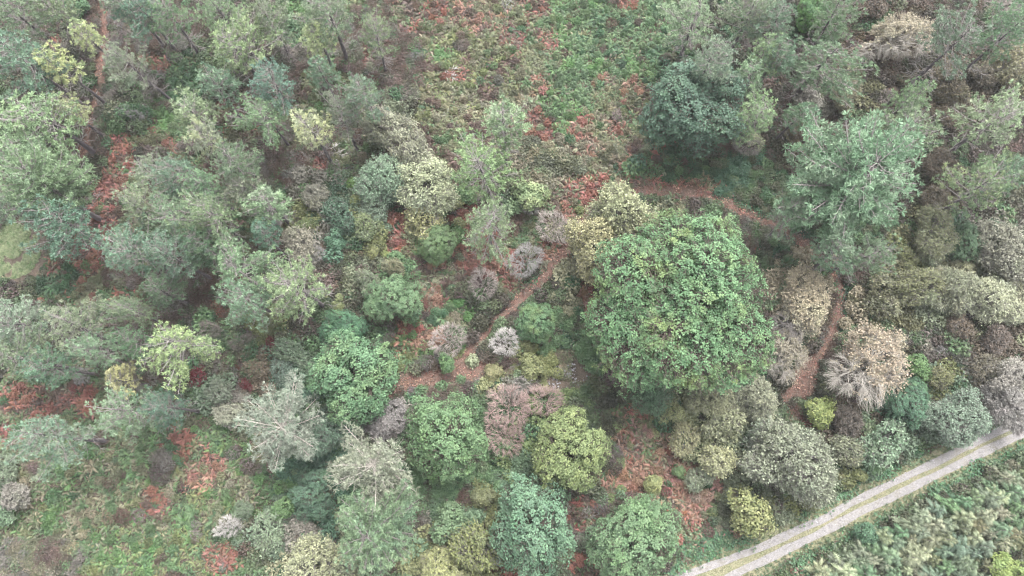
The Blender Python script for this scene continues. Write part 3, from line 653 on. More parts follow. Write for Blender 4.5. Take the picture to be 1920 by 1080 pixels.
# --- upper right
t('pine_bare', 1302, 36, 60, 'px', 'pale grey pine with white limb at the right of the bracken field', 'pl')
t('pine', 1410, 22, 52, 'pg', 'green pine at the top edge with a dark gap below')
t('pine', 1326, 118, 56, 'pg', 'green pine leaning over the dark teal tree', 'pl')
t('oak', 1296, 196, 98, 'ot', 'broad dark teal-green tree right of the bracken field')
t('pine_thin', 1406, 142, 36, 'pl', 'tufted light pine right of the dark teal tree')
t('pine_thin', 1434, 98, 34, 'pl', 'small tufted pine above the light one by the teal tree')
t('pine', 1420, 216, 50, 'pl', 'pale green pine at the lower right of the dark teal tree', 'pg')
t('half_small', 1400, 268, 32, 'wp', 'half-bare shrub with white twigs below the pale green pine', 'wy')
t('pine', 1460, 30, 48, 'pg', 'green pine at the top edge left of the vivid leafy tree')
t('oak', 1526, 32, 38, 'sb', 'vivid green leafy tree at the top edge among pines', 'od')
t('pine', 1572, 22, 48, 'pg', 'soft pine at the top edge right of the vivid leafy tree')
t('half', 1680, 72, 72, 'wt', 'tan tree with white spreading bare limbs at upper right', 'wk', rot=0.25, bc='limb')
t('pine_bare', 1792, 82, 64, 'pg', 'pine with curved white dead limbs right of the tan white-limbed tree', 'pl')
t('pine', 1546, 110, 60, 'pg', 'broad smooth green pine left of the tan white-limbed tree', 'pl')
t('pine_thin', 1458, 102, 34, 'pb', 'small blue-green pine left of the broad smooth green pine')
t('loose', 1592, 172, 38, 'wo', 'brownish olive shrub below the broad smooth green pine')
t('bare', 1656, 186, 18, 'bm', 'small pale twig bush beside the red earth hollow')
t('pine', 1712, 182, 40, 'pl', 'bright pine top rising beside the red earth hollow')
t('pine', 1698, 244, 62, 'pg', 'dense pine joining the top of the great pine', 'pb')
t('loose', 1782, 162, 46, 'wb', 'brown-leaved shrub right of the bright pine top')
t('loose', 1768, 216, 28, 'wb', 'smaller brown shrub below the brown-leaved shrub')
t('pine', 1892, 62, 54, 'pg', 'pine at the right edge near the top', 'pb')
t('bare', 1878, 10, 30, 'bm', 'pale bare branches in the top right corner')
t('loose', 1890, 122, 42, 'wo', 'dark olive shrub at the right edge below the top pine')
t('loose', 1840, 140, 30, 'wn', 'dark brown shrub left of the dark olive shrub')
t('pine', 1872, 220, 68, 'pl', 'bright green pine with grey limbs at the right edge', 'px')
t('pine_thin', 1500, 218, 30, 'pg', 'small green pine above the dark brown scrub')
t('loose', 1500, 262, 34, 'wn', 'dark brown shrub left of the great pine')
t('loose', 1630, 8, 36, 'wn', 'dark shrub at the top edge above the tan tree')
t('fine_small', 1520, 182, 30, 'wx', 'grey-brown shrub between the broad smooth pine and small pine')
t('pine_big', 1612, 338, 138, 'pg', 'great broad pine with dense tufted crown right of the path loop', 'px', rot=1.0)
t('pine_bare', 1482, 396, 48, 'px', 'grey sparse pine on the left flank of the great pine', 'pg')
t('pine_thin', 1564, 474, 42, 'pg', 'slender pine below the great pine beside the red path')
t('pine_bare', 1642, 474, 52, 'pg', 'sparse pine with grey twigs below the great pine', 'px')
t('pine', 1842, 350, 58, 'pl', 'yellow-green pine at right, left of the edge pine', 'py')
t('pine', 1904, 330, 46, 'pb', 'blue-green pine cut by the right edge')
t('loose', 1756, 310, 34, 'wn', 'dark brown scrub bush right of the great pine')
t('loose', 1756, 372, 34, 'wn', 'lower dark brown scrub bush right of the great pine')
t('fine', 1742, 440, 50, 'wo', 'olive fine-leaved bush below the dark brown scrub')
t('loose', 1696, 482, 27, 'sy', 'mustard-yellow shrub below the great pine', 'so')
t('oak', 1812, 452, 38, 'st', 'teal leafy tree among grey-olive bushes at right')
t('fine', 1888, 466, 62, 'wx', 'grey-beige fine-twigged tree at the right edge', 'wg')
t('fine', 1718, 536, 50, 'wo', 'olive bush right of the red path, left of a row', 'wg')
t('fine', 1786, 548, 48, 'wg', 'speckled grey-olive bush, middle of the row right of the path', 'wk')
t('fine', 1858, 562, 54, 'wp', 'pale olive bush at right in the row above the dark scrub', 'wg')
t('fine', 1912, 556, 44, 'wk', 'khaki bush cut by the right edge above the dark scrub', 'wg')
t('fine_small', 1650, 556, 40, 'wo', 'olive bush touching the red path right side')
t('fine_small', 1800, 502, 26, 'wp', 'pale bush between teal tree and the speckled row')
# --- tan trees and lower right
t('fine', 1514, 556, 56, 'wt', 'beige-topped fine tree between the great oak and the red path', 'wk')
t('half', 1484, 604, 54, 'wt', 'tan half-bare tree below the beige-topped one', 'wk', rot=-0.6)
t('half', 1456, 664, 64, 'wt', 'mauve-white nearly bare tree at the lower right of the great oak', 'wt', rot=-0.4, bc='limb')
t('half', 1618, 690, 92, 'wt', 'big tan tree with white bare limbs right of the red earth', 'wk', rot=-0.55, bc='limb')
t('sap', 1542, 770, 30, 'sl', 'bright yellow-green bush below the big tan tree', 'sy')
t('sap', 1724, 688, 26, 'sg', 'fresh green sapling right of the big tan tree')
t('oak', 1712, 732, 26, 'od', 'dark green bush below the fresh green sapling')
t('oak', 1700, 766, 42, 'st', 'teal bushy tree below the big tan tree')
t('dome', 1786, 780, 66, 'wl', 'bluish-green round bush beside the gravel track', 'ox')
t('fine', 1884, 706, 46, 'wx', 'grey sparse bush at the right edge above the gravel track')
t('fine', 1880, 760, 44, 'wx', 'lower grey sparse bush overhanging the gravel track at right', 'bm')
t('bare', 1766, 656, 16, 'bg', 'little grey twig bush in the dark scrub at right')
t('sap', 1808, 693, 9, 'sl', 'tiny lime plant alone in the dark scrub')
t('fine_small', 1826, 634, 9, 'sr', 'tiny red plant in the dark scrub')
t('dome', 1330, 738, 52, 'wp', 'pale whitish-tipped bush below the great oak', 'wg')
t('dome', 1406, 748, 56, 'wg', 'grey-green whitish bush right of the pale one below the oak', 'wp')
t('fine_small', 1352, 796, 40, 'wp', 'small pale bush below the two whitish bushes')
t('loose', 1256, 772, 28, 'wy', 'pale yellow-green shrub above the rusty bracken by the oak')
t('loose', 1282, 826, 34, 'wp', 'cream-green shrub at the right edge of the rusty bracken', 'wy')
t('loose', 1338, 858, 42, 'wp', 'pale yellowish leafy shrub, largest right of the rusty bracken', 'wy')
t('loose', 1310, 898, 30, 'wg', 'grey-green shrub below the pale yellowish shrub')
t('sap', 1226, 912, 22, 'sl', 'round lime bush standing in the rusty bracken', 'pm')
t('sap', 1276, 886, 13, 'sg', 'small green plant right of the round lime bush')
t('sap', 1406, 962, 46, 'sy', 'yellow leafy tree beside the gravel track', 'sl')
t('dome', 1476, 872, 94, 'wg', 'large smooth grey-green dome tree above the gravel track', 'wl')
t('twigs', 1434, 812, 14, 'bw', 'white lichen-covered twigs behind the grey-green dome tree')
t('loose', 1592, 846, 40, 'wg', 'mixed green shrub right of the smooth dome tree', 'so')
t('fine_small', 1650, 828, 46, 'wl', 'grey-green shrub above the track between dome tree and bluish bush')
t('sap', 1568, 890, 16, 'so', 'yellow-olive small bush above the track, left of a pair')
t('sap', 1612, 892, 15, 'sy', 'yellow-olive small bush above the track, right of a pair')
t('loose', 1522, 938, 24, 'so', 'low olive bush at the lower right foot of the dome tree')
t('loose', 1586, 796, 36, 'wn', 'dark brown undergrowth bush right of the bright yellow-green bush')
t('sap', 1640, 872, 18, 'ox', 'small green bush on the verge above the track')
t('sap', 1628, 1002, 24, 'st', 'teal bush below the gravel track')
t('sap', 1886, 1062, 32, 'sl', 'lime-green bush in the bottom right corner', 'sg')
t('frond', 1766, 962, 13, 'sl', 'single vivid lime frond plant in the scrub below the track')
# dark scrub at right, and filler under the pine wood, each with what stands beside it
t('loose', 1800, 612, 30, 'wn', 'dark scrub bush above the little grey twig bush')
t('loose', 1868, 640, 34, 'wn', 'dark grey scrub bush right of the tiny red plant')
t('loose', 1846, 690, 32, 'wb', 'brown scrub bush right of the tiny lime plant')
t('loose', 1760, 712, 28, 'so', 'olive scrub bush right of the fresh green sapling')

NAME = dict(pine=('pine_tree', 'pine tree'), oak=('broadleaf_tree', 'tree'), fine=('fine_leaved_tree', 'tree'), fine_small=('leafy_shrub', 'shrub'), loose=('loose_shrub', 'shrub'),
            bare=('bare_shrub', 'shrub'), half=('half_bare_tree', 'tree'), half_small=('half_bare_shrub', 'shrub'), sap=('sapling', 'sapling'), frond=('feathery_shrub', 'shrub'))
GROUP = dict(pine='pines of the wood', oak='broadleaf trees', fine='fine-leaved trees', fine_small='fine-leaved shrubs', loose='loose leafy shrubs', bare='leafless bushes', half='half-bare trees', half_small='half-bare shrubs', sap='saplings and young bushes', frond='feathery shrubs below the track')
rg = np.random.default_rng(77); ORDER = {}
seen_labels = set()
def place(kind, px, py, r, col, c2, label, rot=None, bc=None, zs=None, group=None, shared=False):
    lst = PROTO[kind]; i = ORDER.get(kind, 0); ORDER[kind] = i + 1; e = lst[i % len(lst)]
    fam = 'pine' if kind.startswith('pine') else 'oak' if kind.startswith('oak') else 'fine' if kind == 'dome' else 'bare' if kind in ('globe', 'twigs') else kind
    R = e['R']; pineish = fam == 'pine'
    r_eff = r * (1.0 if kind in ('oak_big', 'dome') else 1.08 if fam == 'bare' else 1.02 if pineish else 0.98 if fam in ('bare', 'half', 'half_small', 'frond') else 1.12)
    for _ in range(6):
        s = R / e['R']
        z_s = (zs or 1.0) * ((0.55 + 0.45 * s) * lst_h[i % 7] if pineish else s)
        zc = e['zc'] * z_s
        x, y, dep = unproj(px, py, zc); R = r_eff * dep / F
    s = R / e['R']; rz = rg.uniform(0, 6.283) if rot is None and not kind.startswith('half') else (rot or 0.0)
    eu = Euler((rg.normal() * 0.035, rg.normal() * 0.035, rz)) if pineish else Euler((0, 0, rz))
    top = eu.to_matrix() @ Vector((0, 0, zc)); bx, by = x - top.x, y - top.y
    nm, cat = NAME[fam]
    root = bpy.data.objects.new(nm, None); C.objects.link(root); root.empty_display_size = 0.3
    root.location = (bx, by, float(hgt(bx, by))); root.rotation_euler = eu; an = 1 + (0.03 if kind == 'dome' else 0.08) * rg.normal(); root.scale = (s * an, s / an, z_s)
    if not shared:
        assert label not in seen_labels, label
        seen_labels.add(label)
    root['label'] = label; root['category'] = cat; root['group'] = group or GROUP[fam]
    j = 1 + 0.10 * rg.normal(size=3) * np.array([0.5, 0.35, 0.5]) + 0.06 * rg.normal()
    j = j * dict(pine=1.22, oak=1.0, fine=1.3, fine_small=1.12, loose=1.12, sap=0.92, bare=1.05, frond=0.9, half=1.0, half_small=1.0)[fam]
    c1 = np.array(lin(COL[col])) * j; cc2 = np.array(lin(COL[c2])) * j
    if bc is None: bc = col if fam == 'bare' else 'grey' if pineish else 'brown' if fam in ('oak', 'sap') else 'grey'
    tc = 'bark' if pineish and bc != 'limb' else bc
    for part, me, cl in (('trunk', e['trunk'], lin(COL[tc])), ('branchwork', e['branch'], lin(COL[bc])), ('crown', e['crown'], c1)):
        if me is None: continue
        o = bpy.data.objects.new(part, me); C.objects.link(o); o.parent = root; o.color = (*[float(v) for v in cl], 1)
        if part == 'crown': o['second_colour'] = [float(v) for v in cc2]
    return root
lst_h = [1.0, 1.08, 0.92, 1.04, 0.96, 1.12, 0.88]
for (kind, x, y, r, col, c2, label, kw) in T: place(kind, x, y, r, col, c2, label, **kw)
# the dense feathery scrub below the gravel track
ORD = 'first second third fourth fifth sixth seventh eighth ninth tenth eleventh twelfth thirteenth fourteenth fifteenth sixteenth seventeenth eighteenth nineteenth twentieth'.split()
TONE = dict(wl='grey-green', ox='soft-green', og='bright-green', wg='pale-green', wx='greyish', wp='cream-green', wb='brownish', wo='olive')
for row in range(7):                                      # rows run along the lane, counted from it; places from the right
    spots = []
    for k_ in range(30):
        al = 560 - k_ * 27 + (13 if row % 2 else 0) + rg.uniform(-6, 6); of = 74 + row * 25 + rg.uniform(-7, 7)
        x = 1440 + al * 0.9 + of * 0.436; y = 1033 - al * 0.436 + of * 0.9
        if x > 1938 or y > 1092 or x < 1500 + (40 if row == 0 else 0) or (1862 < x < 1912 and y > 1035): continue
        spots.append((x, y))
    for n_s, (x, y) in enumerate(spots):
        cl = ['wl', 'wg', 'og', 'wg', 'ox', 'wp', 'wo', 'wl'][rg.integers(0, 8)]
        place('frond', x, y, rg.uniform(22, 36), cl, 'wg', '%s feathery shrub, %s from the right in the %s scrub row below the gravel track' % (TONE[cl], ORD[n_s], ORD[row]), zs=1.2, group='feathery shrubs below the track')

# ------------------------------------------------------------------ ground cover (bracken, heath, ivy, bramble, grass, stones): uncountable stuff
def proto_coll(name, meshes):
    co = bpy.data.collections.new(name)
    for i, me in enumerate(meshes):
        co.objects.link(bpy.data.objects.new('%s_%02d' % (name, i), me))
    return co
def scatter(name, co, pts, rot, scl, idx, col, label, cat):
    me = bpy.data.meshes.new(name); n = len(pts)
    me.vertices.add(n); me.vertices.foreach_set('co', np.asarray(pts, np.float32).ravel())
    a = me.attributes.new('rot', 'FLOAT_VECTOR', 'POINT'); a.data.foreach_set('vector', np.asarray(rot, np.float32).ravel())
    a = me.attributes.new('scl', 'FLOAT', 'POINT'); a.data.foreach_set('value', np.asarray(scl, np.float32))
    a = me.attributes.new('idx', 'INT', 'POINT'); a.data.foreach_set('value', np.asarray(idx, np.int32))
    a = me.attributes.new('col', 'FLOAT_COLOR', 'POINT'); a.data.foreach_set('color', np.concatenate([col, np.ones((n, 1))], 1).astype(np.float32).ravel())
    o = put(name, me, 'stuff', label, cat)
    ng = bpy.data.node_groups.new(name, 'GeometryNodeTree')
    ng.interface.new_socket('Geometry', in_out='INPUT', socket_type='NodeSocketGeometry'); ng.interface.new_socket('Geometry', in_out='OUTPUT', socket_type='NodeSocketGeometry')
    N, L = ng.nodes, ng.links
    gi = N.new('NodeGroupInput'); go = N.new('NodeGroupOutput'); ip = N.new('GeometryNodeInstanceOnPoints'); ci = N.new('GeometryNodeCollectionInfo')
    ci.inputs['Collection'].default_value = co; ci.inputs['Separate Children'].default_value = True; ci.inputs['Reset Children'].default_value = True
    def na(nm, ty):
        q = N.new('GeometryNodeInputNamedAttribute'); q.data_type = ty; q.inputs['Name'].default_value = nm; return q.outputs['Attribute']
    er = N.new('FunctionNodeEulerToRotation'); L.new(na('rot', 'FLOAT_VECTOR'), er.inputs[0])
    L.new(gi.outputs[0], ip.inputs['Points']); L.new(ci.outputs[0], ip.inputs['Instance']); ip.inputs['Pick Instance'].default_value = True
    L.new(na('idx', 'INT'), ip.inputs['Instance Index']); L.new(er.outputs[0], ip.inputs['Rotation']); L.new(na('scl', 'FLOAT'), ip.inputs['Scale'])
    L.new(ip.outputs[0], go.inputs[0])
    md = o.modifiers.new('scatter', 'NODES'); md.node_group = ng
    return o
g = np.random.default_rng(900)
CO_FERN = proto_coll('bracken_plant', [mesh_from('bracken_plant', fern(300 + i, 6 + i % 3, 0.85, 0.38, 0.24, 0.23), M_SLEAF) for i in range(6)])
def twiggy(seed, R, ends, per, leaf, leafw, twig=0.012):
    w, c = plant(seed, R, R * 0.45, up=0.8, down=0.4, ends=ends, per=per, leaf=leaf, leafw=leafw, mode='twig', lobes=6, amp=0.45, n_br=10, n_st=4, trunk_r=0.02, twig_r=twig, fork=0.05, zmin=-0.1, clump=0.12)
    out = [(v, f, np.clip(t_ * 0 + 0.42, 0, 1)) for v, f, t_ in w[1:]]
    return out + (c or [])
CO_HEATH = proto_coll('heath_bush', [mesh_from('heath_bush', twiggy(320 + i, 0.8, 70, 4, 0.14, 0.25), M_SLEAF) for i in range(4)])
CO_BRAM = proto_coll('bramble_bush', [mesh_from('bramble_bush', twiggy(330 + i, 0.95, 55, 8, 0.2, 0.34), M_SLEAF) for i in range(4)])
def ivy(seed):
    gg = np.random.default_rng(seed); n = 46
    P = np.stack([gg.normal(size=n) * 0.34, gg.normal(size=n) * 0.34, 0.06 + 0.22 * gg.random(n)], 1)
    D = rnd_dir(gg, n) * np.array([1, 1, 0.25]); L = gg.uniform(0.12, 0.24, n)
    return [leaves(P, D, norm(rnd_dir(gg, n) * 0.6 + np.array([0, 0, 1])), L, L * 0.42, gg.random(n))]
CO_IVY = proto_coll('ivy_spray', [mesh_from('ivy_spray', ivy(340 + i), M_SLEAF) for i in range(4)])
def tuft(seed, n=26, h=0.3):
    gg = np.random.default_rng(seed); b = np.stack([gg.normal(size=n) * 0.1, gg.normal(size=n) * 0.1, np.zeros(n)], 1)
    d = norm(np.stack([gg.normal(size=n) * 0.7, gg.normal(size=n) * 0.7, np.full(n, 0.8)], 1)); L = h * gg.uniform(0.6, 1.2, n)
    S = norm(np.cross(d, np.array([0, 0, 1.0]))); w = 0.018
    V = np.stack([b - S * w, b + S * w, b + d * L[:, None]], 1).reshape(-1, 3); return [(V, np.arange(len(V)).reshape(-1, 3), gg.random(n))]
CO_GRASS = proto_coll('grass_tuft', [mesh_from('grass_tuft', tuft(350 + i), M_SLEAF) for i in range(4)])
M_STONE = soil_mat('pale_stone', [(0.3, (138, 136, 140)), (0.5, (170, 168, 172)), (0.7, (194, 192, 194))], scale=2.5, fine=20, bump=0.3)
def stone(seed, sub=1):
    gg = np.random.default_rng(seed); n = 14
    import bmesh
    bm = bmesh.new()
    for p in rnd_dir(gg, n): bm.verts.new(p * np.array([1, 0.8, 0.55]) * gg.uniform(0.8, 1.1))
    bmesh.ops.convex_hull(bm, input=bm.verts)
    V = np.array([v.co[:] for v in bm.verts]); bm.verts.index_update(); Fc = np.array([[v.index for v in f.verts] for f in bm.faces if len(f.verts) == 3]); bm.free()
    return [(V, Fc, None)]
ST = [mesh_from('stone', stone(360 + i), M_STONE) for i in range(5)]
CO_STONE = proto_coll('pebble', ST)

FC = dict(green=(120, 154, 106), fresh=(122, 166, 102), deep=(98, 138, 98), olive=(144, 150, 112), pale=(176, 174, 142), red=(190, 130, 112), rust=(198, 154, 130), wine=(166, 112, 98), pinkish=(206, 166, 146), yellow=(148, 160, 104), brown=(134, 112, 100),
          heath=(148, 128, 116), hgrey=(162, 154, 146), hdark=(124, 112, 104), ivy=(88, 132, 92), ivyd=(70, 112, 84), bram=(126, 132, 104), bramd=(100, 100, 82), brag=(122, 144, 106))
# zones: centre and half-axes in photo pixels laid on the ground, cover, colours, strength
soften(FC, 0.1)
ZN = []
def z(x, y, rx, ry, cover, cols, w=1.0): ZN.append((x, y, rx, ry, cover, cols, w))
f_, h_, i_, b_, n_, m_ = 'fern', 'heath', 'ivy', 'bram', 'none', 'grass'
z(960, 130, 420, 330, f_, ['olive', 'green', 'olive', 'brown'], 0.55)          # the big bracken field
z(900, 120, 100, 110, f_, ['olive', 'yellow', 'olive', 'brown'], 0.9); z(1010, 40, 160, 60, f_, ['green', 'olive', 'olive', 'red', 'brown'], 0.8)
z(900, 30, 90, 50, f_, ['olive', 'brown', 'rust', 'olive'], 0.95); z(860, 180, 90, 50, f_, ['olive', 'pale', 'yellow', 'olive'], 0.9); z(930, 200, 80, 30, f_, ['pale', 'olive', 'pale'], 0.95)
z(1075, 175, 60, 70, f_, ['fresh', 'green'], 1.1); z(1060, 230, 26, 40, f_, ['fresh', 'green'], 1.25); z(1180, 50, 130, 70, f_, ['deep', 'green', 'green'], 0.9); z(1190, 120, 80, 40, f_, ['fresh', 'green', 'deep'], 1.0); z(1090, 30, 60, 40, f_, ['green', 'fresh'], 0.95)
z(840, 110, 30, 30, f_, ['fresh', 'green', 'yellow'], 1.0); z(1140, 180, 60, 40, f_, ['olive', 'rust', 'green', 'olive'], 1.0)
z(1110, 232, 66, 30, f_, ['red', 'pinkish', 'rust', 'pale', 'olive'], 1.25); z(1012, 240, 44, 32, f_, ['pale', 'wine', 'red', 'brown'], 1.2); z(1135, 345, 60, 22, f_, ['red', 'rust', 'olive', 'red'], 1.25); z(1100, 280, 80, 24, f_, ['pale', 'pinkish', 'rust', 'pale'], 1.1)
z(1040, 305, 90, 50, b_, ['pale', 'bram', 'wgx', 'pale'], 1.05); z(1060, 310, 80, 40, f_, ['pale', 'olive', 'pale'], 1.02); z(1180, 320, 24, 30, f_, ['pinkish', 'rust'], 1.3); z(1090, 390, 36, 36, f_, ['yellow', 'rust', 'olive', 'red'], 1.2)
z(860, 140, 22, 14, f_, ['wine', 'red'], 1.2); z(1010, 160, 22, 14, f_, ['rust', 'red'], 1.2); z(960, 70, 26, 34, f_, ['wine', 'brown', 'red'], 1.1); z(1180, 160, 22, 14, f_, ['rust', 'pinkish'], 1.2); z(1175, 10, 20, 12, f_, ['red'], 1.2)
z(1280, 320, 110, 46, f_, ['deep', 'green', 'deep', 'green'], 1.2); z(1290, 345, 90, 14, f_, ['red', 'rust'], 1.2); z(1270, 280, 50, 16, f_, ['deep', 'red'], 1.1)
z(730, 120, 66, 110, h_, ['heath', 'hgrey', 'brown'], 1.0); z(700, 110, 26, 30, f_, ['wine', 'brown'], 1.1); z(770, 30, 60, 50, f_, ['red', 'brown', 'olive', 'heath'], 0.95)
z(560, 60, 50, 50, f_, ['fresh', 'green', 'deep'], 1.0); z(530, 110, 60, 30, h_, ['hgrey', 'heath', 'bramd'], 1.0)
z(270, 80, 90, 90, h_, ['hgrey', 'heath', 'hgrey', 'brown'], 0.9); z(370, 40, 40, 50, h_, ['hdark', 'heath', 'brown'], 1.0); z(40, 60, 90, 50, h_, ['hgrey', 'heath', 'hgrey'], 0.9); z(108, 85, 20, 22, f_, ['wine', 'red'], 1.2)
z(300, 118, 34, 26, f_, ['red', 'rust', 'wine'], 1.2); z(345, 140, 40, 70, f_, ['deep', 'green', 'deep'], 1.1); z(315, 225, 36, 50, f_, ['fresh', 'green'], 1.15); z(235, 190, 50, 60, h_, ['hgrey', 'bram', 'deep'], 0.95)
z(275, 260, 60, 34, f_, ['olive', 'brown', 'red', 'green'], 1.0); z(225, 315, 26, 50, f_, ['red', 'wine', 'rust', 'green'], 1.2); z(196, 385, 24, 60, f_, ['wine', 'red', 'brown'], 1.25); z(165, 470, 44, 44, f_, ['red', 'wine', 'brown', 'olive'], 1.15); z(120, 520, 60, 40, f_, ['deep', 'green', 'red'], 1.0); z(170, 560, 70, 34, f_, ['green', 'deep', 'red', 'olive'], 1.05)
z(430, 215, 26, 24, f_, ['red', 'wine', 'olive'], 1.2); z(440, 245, 50, 40, f_, ['olive', 'brown', 'red', 'deep'], 1.0); z(360, 255, 40, 20, f_, ['red', 'olive', 'green'], 1.05)
z(330, 420, 220, 140, f_, ['green', 'deep', 'olive', 'brown'], 0.6); z(560, 330, 70, 60, h_, ['heath', 'hgrey', 'brown', 'deep'], 0.95); z(600, 320, 24, 24, f_, ['wine', 'brown'], 1.1)
z(620, 440, 80, 70, h_, ['heath', 'brown', 'bramd', 'heath'], 0.9); z(680, 520, 70, 40, b_, ['bram', 'bramd', 'heath'], 0.95); z(750, 440, 32, 46, f_, ['wine', 'red', 'red'], 1.25); z(880, 398, 30, 22, f_, ['red', 'wine'], 1.25); z(890, 460, 50, 60, f_, ['red', 'rust', 'red', 'wine'], 1.2); z(935, 500, 60, 50, f_, ['red', 'rust', 'wine'], 1.15)
z(850, 505, 60, 30, f_, ['rust', 'green', 'pale', 'brown'], 1.0); z(800, 560, 60, 40, f_, ['wine', 'rust', 'green', 'pale'], 1.05); z(855, 590, 48, 36, f_, ['fresh', 'green', 'pale'], 1.25); z(790, 650, 60, 34, f_, ['green', 'yellow', 'fresh', 'rust'], 1.15); z(750, 650, 24, 24, f_, ['red', 'rust'], 1.15); z(770, 610, 30, 24, f_, ['wine', 'red'], 1.1)
z(1090, 560, 30, 50, f_, ['red', 'rust'], 1.25); z(1040, 470, 30, 30, f_, ['red', 'rust', 'olive'], 1.05); z(1010, 520, 34, 20, i_, ['ivy', 'brag'], 1.25); z(1060, 590, 44, 50, i_, ['ivy', 'brag', 'ivyd'], 1.2); z(1100, 660, 40, 44, i_, ['brag', 'ivy', 'bram'], 1.1)
z(400, 650, 120, 110, h_, ['heath', 'hdark', 'hgrey', 'brown'], 0.9); z(440, 560, 70, 40, h_, ['brown', 'wine', 'heath'], 1.0); z(450, 690, 24, 30, f_, ['red', 'wine', 'rust'], 1.1)
z(200, 900, 340, 220, f_, ['green', 'fresh', 'olive', 'pale', 'green'], 0.8); z(110, 760, 110, 50, f_, ['olive', 'green', 'brown', 'red'], 0.9); z(20, 800, 50, 50, f_, ['red', 'green', 'olive'], 0.95); z(370, 880, 60, 56, f_, ['rust', 'red', 'brown', 'olive'], 1.15); z(330, 830, 40, 30, f_, ['brown', 'deep', 'red'], 1.0)
z(290, 945, 36, 24, f_, ['wine', 'brown', 'red'], 1.1); z(420, 1045, 44, 30, f_, ['rust', 'pinkish', 'red'], 1.15); z(300, 1040, 160, 50, f_, ['fresh', 'yellow', 'green'], 0.95); z(70, 1050, 80, 40, h_, ['heath', 'pale', 'hgrey'], 0.95); z(390, 930, 60, 30, f_, ['yellow', 'fresh', 'olive'], 1.0); z(310, 880, 20, 40, h_, ['hdark', 'hgrey'], 1.1)
z(620, 860, 150, 160, i_, ['ivyd', 'ivyd', 'bramd'], 0.7); z(560, 1020, 90, 30, b_, ['bram', 'brag', 'heath'], 0.95); z(900, 900, 120, 90, i_, ['ivy', 'bramd', 'brown', 'ivyd'], 0.85); z(880, 950, 40, 40, h_, ['brown', 'heath'], 1.0); z(960, 1060, 70, 24, f_, ['red', 'wine', 'olive'], 1.1); z(1095, 960, 30, 40, f_, ['wine', 'red', 'brown'], 1.1); z(1100, 1060, 40, 30, f_, ['red', 'brown', 'green'], 1.1); z(920, 1000, 20, 30, f_, ['red', 'wine'], 1.1)
z(1215, 840, 80, 80, f_, ['rust', 'red', 'pinkish', 'olive', 'rust'], 1.1); z(1290, 940, 80, 80, f_, ['pinkish', 'rust', 'red', 'olive', 'brown'], 1.05); z(1190, 770, 50, 20, f_, ['green', 'rust', 'olive', 'red'], 1.15); z(1340, 1000, 60, 30, f_, ['pinkish', 'rust', 'bramd', 'deep'], 1.05); z(1350, 960, 40, 30, b_, ['bram', 'brag'], 1.0)
z(1410, 345, 110, 56, i_, ['ivy', 'ivyd', 'brag', 'ivy'], 1.15); z(1500, 500, 70, 60, i_, ['ivyd', 'ivy', 'red'], 1.1); z(1640, 590, 90, 50, i_, ['ivyd', 'ivyd', 'ivy'], 1.1); z(1560, 430, 130, 60, i_, ['ivyd', 'bramd', 'brown'], 0.9)
z(1520, 260, 110, 100, b_, ['hdark', 'bramd', 'hdark', 'heath'], 0.9); z(1760, 330, 90, 110, b_, ['hdark', 'bramd', 'hdark'], 0.95); z(1760, 160, 200, 120, b_, ['bramd', 'hdark', 'wb_', 'heath'], 0.8); z(1400, 60, 120, 80, b_, ['bramd', 'deep', 'hdark'], 0.75)
z(1840, 650, 150, 80, b_, ['hdark', 'bramd', 'brag', 'hgrey'], 1.0); z(1900, 620, 60, 20, h_, ['brown', 'wine', 'hdark'], 1.1); z(1560, 800, 90, 60, b_, ['bramd', 'brag', 'hdark'], 0.95); z(1640, 860, 120, 60, b_, ['brag', 'bramd', 'ivy'], 0.95); z(1490, 800, 30, 40, h_, ['brown', 'wine'], 1.1)
z(1300, 790, 60, 40, b_, ['brag', 'bramd'], 0.9); z(1720, 1010, 320, 140, b_, ['brag', 'bram', 'bramd', 'brag'], 0.8); z(1540, 1075, 50, 24, f_, ['red', 'wine', 'pinkish', 'green'], 1.15); z(1050, 690, 70, 55, m_, ['pale', 'hgrey', 'olive'], 1.3); z(20, 470, 66, 56, m_, ['fresh', 'pale', 'yellow'], 1.3); z(790, 715, 60, 20, m_, ['olive', 'brag', 'heath'], 1.3)
FC['meadow'] = (204, 216, 172); FC['wgx'] = (160, 160, 136); FC['wb_'] = (128, 116, 96)
def dist_to(P, line):
    out = np.full(len(P), 1e9)
    for s0 in range(0, len(line), 3):
        out = np.minimum(out, ((P - line[s0]) ** 2).sum(1))
    return np.sqrt(out)
stp = 0.52
ax = np.arange(-74, 74, stp); ay = np.arange(-20, 68, stp); AX, AY = np.meshgrid(ax, ay)
PT = np.stack([AX.ravel(), AY.ravel()], 1) + g.uniform(-0.5, 0.5, (AX.size, 2)) * stp
pxx, pyy = proj(PT[:, 0], PT[:, 1], hgt(PT[:, 0], PT[:, 1]))
ok = (pxx > -160) & (pxx < 2080) & (pyy > -160) & (pyy < 1240); PT = PT[ok]; pxx = pxx[ok]; pyy = pyy[ok]
dL = dist_to(PT, RP['loop']); dP = dist_to(PT, RP['left']); dT = dist_to(PT, MID)
best = np.full(len(PT), 0.18) + 0.3 * vnoise(PT[:, 0] * 0.2, PT[:, 1] * 0.2); cls = np.where(vnoise(PT[:, 0] * 0.13 + 40, PT[:, 1] * 0.13) > 0.55, -2, -1)
nzz = (vnoise(PT[:, 0] * 0.35 + 7, PT[:, 1] * 0.35) - 0.5) * 0.5
